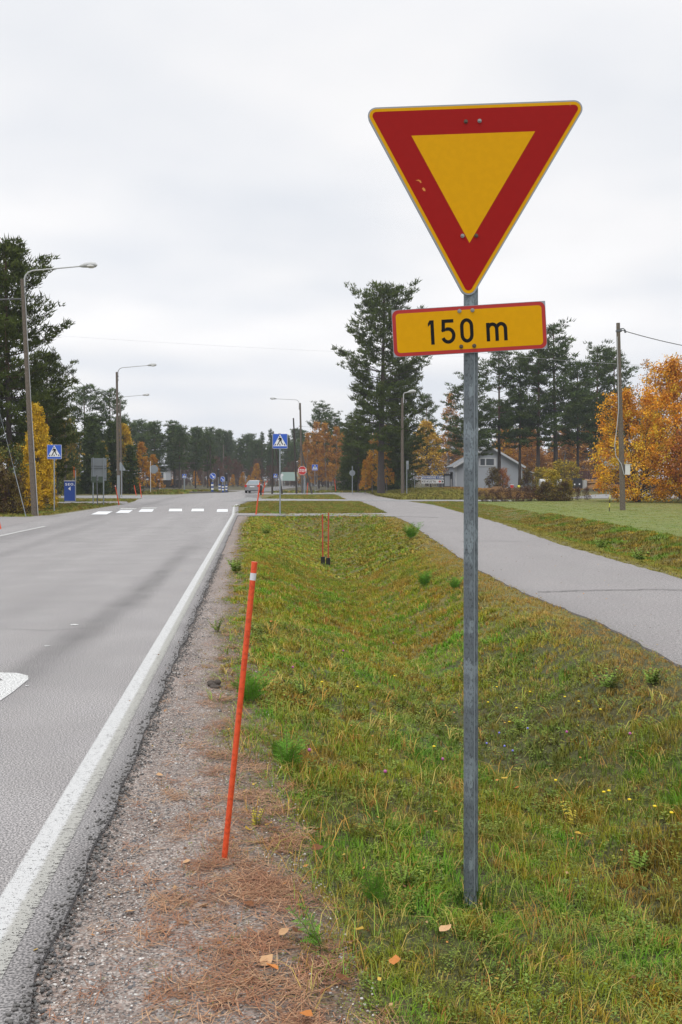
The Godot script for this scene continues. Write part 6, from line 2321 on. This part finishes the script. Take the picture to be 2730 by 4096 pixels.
func herbs() -> void:
	var green := Color(0.125, 0.27, 0.036)
	var olive := Color(0.24, 0.27, 0.06)
	for k in [[745, 2195, 0.16, 3, true, "tall ferny green seedling standing in the grass at the bottom"], [575, 1622, 0.28, 12, true, "bright green tansy clump beside the orange stake"], [660, 1770, 0.20, 9, true, "ferny green clump right of the orange stake's foot"], [640, 1748, 0.16, 7, true, "smaller ferny clump just behind it, near a clover flower"], [500, 1455, 0.20, 6, false, "reddish-green weed on the gravel shoulder"], [545, 1320, 0.36, 12, false, "dark green weed clump on the shoulder edge farther along"], [975, 1350, 0.30, 16, true, "bright green clump on the ditch side left of the sign post"], [1045, 1352, 0.26, 12, true, "bright green clump touching the sign post in the ditch"], [1400, 1588, 0.20, 12, false, "low bluish-green herb patch near the cycle path edge"], [1500, 1575, 0.18, 12, false, "spreading green herb patch at the right edge of the ditch"], [945, 1240, 0.5, 16, true, "green weed clump at the far ditch end by the path"], [610, 1230, 0.4, 10, false, "green weed at the shoulder below the far crossing sign"], [1470, 1290, 0.42, 14, false, "leafy green clump on the bank right of the cycle path"], [1380, 1262, 0.40, 12, false, "second leafy clump on the bank, farther up the path"], [590, 1905, 0.10, 5, false, "yellowing leafy weed right of the orange stake's foot"], [930, 2040, 0.12, 6, false, "low pale green herb left of the sign post"], [860, 2085, 0.15, 6, true, "feathery herb left of the sign post's foot"], [1325, 1905, 0.14, 5, false, "yellow dock leaf standing in the grass at the right"], [1470, 2010, 0.16, 7, false, "green leafy herb at the lower right"], [1200, 1680, 0.15, 9, false, "bluish green herb patch right of the sign post"], [700, 1600, 0.14, 8, false, "low green herb in the grass right of the stake"]]:
		var q := ground_at(k[0], k[1])
		var c := green if k[4] else olive.lerp(green, 0.5)
		if k[5].begins_with("yellow"):
			c = Color(0.42, 0.34, 0.05)
		stem_plant("weed", k[5], q.x, q.y, k[2] * (1.0 if k[1] > 1500 else 0.9), k[3], c, k[4])
	# tuft of tall green grass round the foot of the sign post
	var t := thing("grass_tuft", "tuft of longer dark green grass round the foot of the sign post", "grass tuft", P(0.56, 4.40, gh(0.56, 4.40)))
	var b := Mb.new()
	for k in 46:
		var a := rp(0, TAU)
		var o := Vector3(cos(a) * rp(0.035, 0.10), -0.01, sin(a) * rp(0.035, 0.10))
		var out := Vector3(cos(a), 0, sin(a)).rotated(Vector3.UP, rp(-1, 1))
		var L := rp(0.09, 0.22)
		var s := out.cross(Vector3.UP) * 0.0024
		b.col = shade(Color(0.06, 0.12, 0.025), 0.3)
		var p1 := o + Vector3.UP * L * 0.6 + out * L * 0.15
		b.quad(o - s, o + s, p1 + s * 0.8, p1 - s * 0.8)
		b.tri(p1 - s * 0.8, p1 + s * 0.8, o + Vector3.UP * L * 0.92 + out * L * rp(0.3, 0.7))
	part("blades", b, M.grass, t)
	# dry tuft round the foot of the near stake
	t = thing("dry_tuft", "tuft of dry reddish grass round the foot of the nearest orange stake", "grass tuft", P(-0.50, 4.49, gh(-0.50, 4.49)))
	b = Mb.new()
	for k in 130:
		var a := rp(0, TAU)
		var rr := 0.015 + 0.14 * pow(rng.randf(), 1.3)
		var o := Vector3(cos(a) * rr * 1.2 + 0.03, 0.0, sin(a) * rr)
		var out := Vector3(cos(a), 0, sin(a)).rotated(Vector3.UP, rp(-1.2, 1.2))
		var L := rp(0.03, 0.085)
		var sd := out.cross(Vector3.UP) * 0.0016
		b.col = shade([Color(0.34, 0.16, 0.07), Color(0.42, 0.26, 0.12), Color(0.16, 0.20, 0.05)][int(rng.randf() * 3) % 3], 0.3)
		b.tri(o - sd, o + sd, o + Vector3.UP * L * rp(0.4, 0.9) + out * L * rp(0.3, 0.9))
	part("blades", b, M.grass, t)
	# flowers
	var yl := mat("petal_yellow", lin(0.75, 0.55, 0.01), 0.7)
	var pk := mat("petal_pink", lin(0.42, 0.10, 0.28), 0.7)
	var bl := mat("petal_blue", lin(0.20, 0.20, 0.62), 0.7)
	var stem := mat("flower_stem", lin(0.09, 0.12, 0.03), 0.8)
	var spots := [[1385, 1843, 0], [1400, 1850, 0], [1277, 1812, 0], [1450, 1866, 0], [1502, 1880, 0], [1000, 1745, 0], [1120, 1620, 0], [1140, 1592, 0], [1220, 1605, 0], [1300, 1610, 0], [1328, 1625, 0], [1188, 1640, 0], [1170, 1668, 0], [742, 1583, 0], [820, 1590, 0], [905, 1562, 0], [1540, 1900, 0], [1380, 1640, 0], [714, 1755, 1], [884, 1808, 1], [1020, 1760, 1], [1305, 1690, 1], [675, 1545, 1], [790, 1500, 1], [905, 1480, 1], [1450, 1700, 1], [1118, 1722, 2], [1160, 1735, 2], [1176, 1748, 2], [1150, 1700, 2], [1215, 1690, 2], [1085, 1700, 2]]
	for k in spots:
		var q := ground_at(k[0], k[1] + 14)
		var n: String = ["yellow", "pink", "blue"][k[2]]
		t = thing(["yellow_flower", "clover_flower", "bellflower"][k[2]], "small %s flower in the ditch grass" % n, "flower", P(q.x, q.y, gh(q.x, q.y)), rp(0, TAU), "small %s flowers in the ditch grass" % n)
		b = Mb.new()
		var h := rp(0.08, 0.13)
		b.tube([Vector3.ZERO, Vector3(0.008, h, 0)], [0.0014], 4, false)
		part("stem", b, stem, t)
		b = Mb.new()
		if k[2] == 1:
			b.blob(Vector3(0.008, h, 0), Vector3(0.011, 0.011, 0.011), 4, 7)
		else:
			b.blob(Vector3(0.008, h, 0), Vector3(0.012, 0.006, 0.012) if k[2] == 0 else Vector3(0.009, 0.009, 0.009), 4, 8)
		part("blossom", b, [yl, pk, bl][k[2]], t)
	# the dark clod on the shoulder
	b = Mb.new()
	var cq := ground_at(497, 1582)
	for k in 9:
		b.blob(Vector3(rp(-0.05, 0.05), rp(0.0, 0.045), rp(-0.05, 0.05)), Vector3(rp(0.02, 0.04), rp(0.015, 0.03), rp(0.02, 0.04)), 4, 7)
	var clod := solo("earth_clod", b, mat("clod", lin(0.075, 0.062, 0.052), 1.0), "dark clod of earth on the gravel shoulder left of the orange stake", "clod")
	clod.position = P(cq.x, cq.y, gh(cq.x, cq.y) + 0.01)
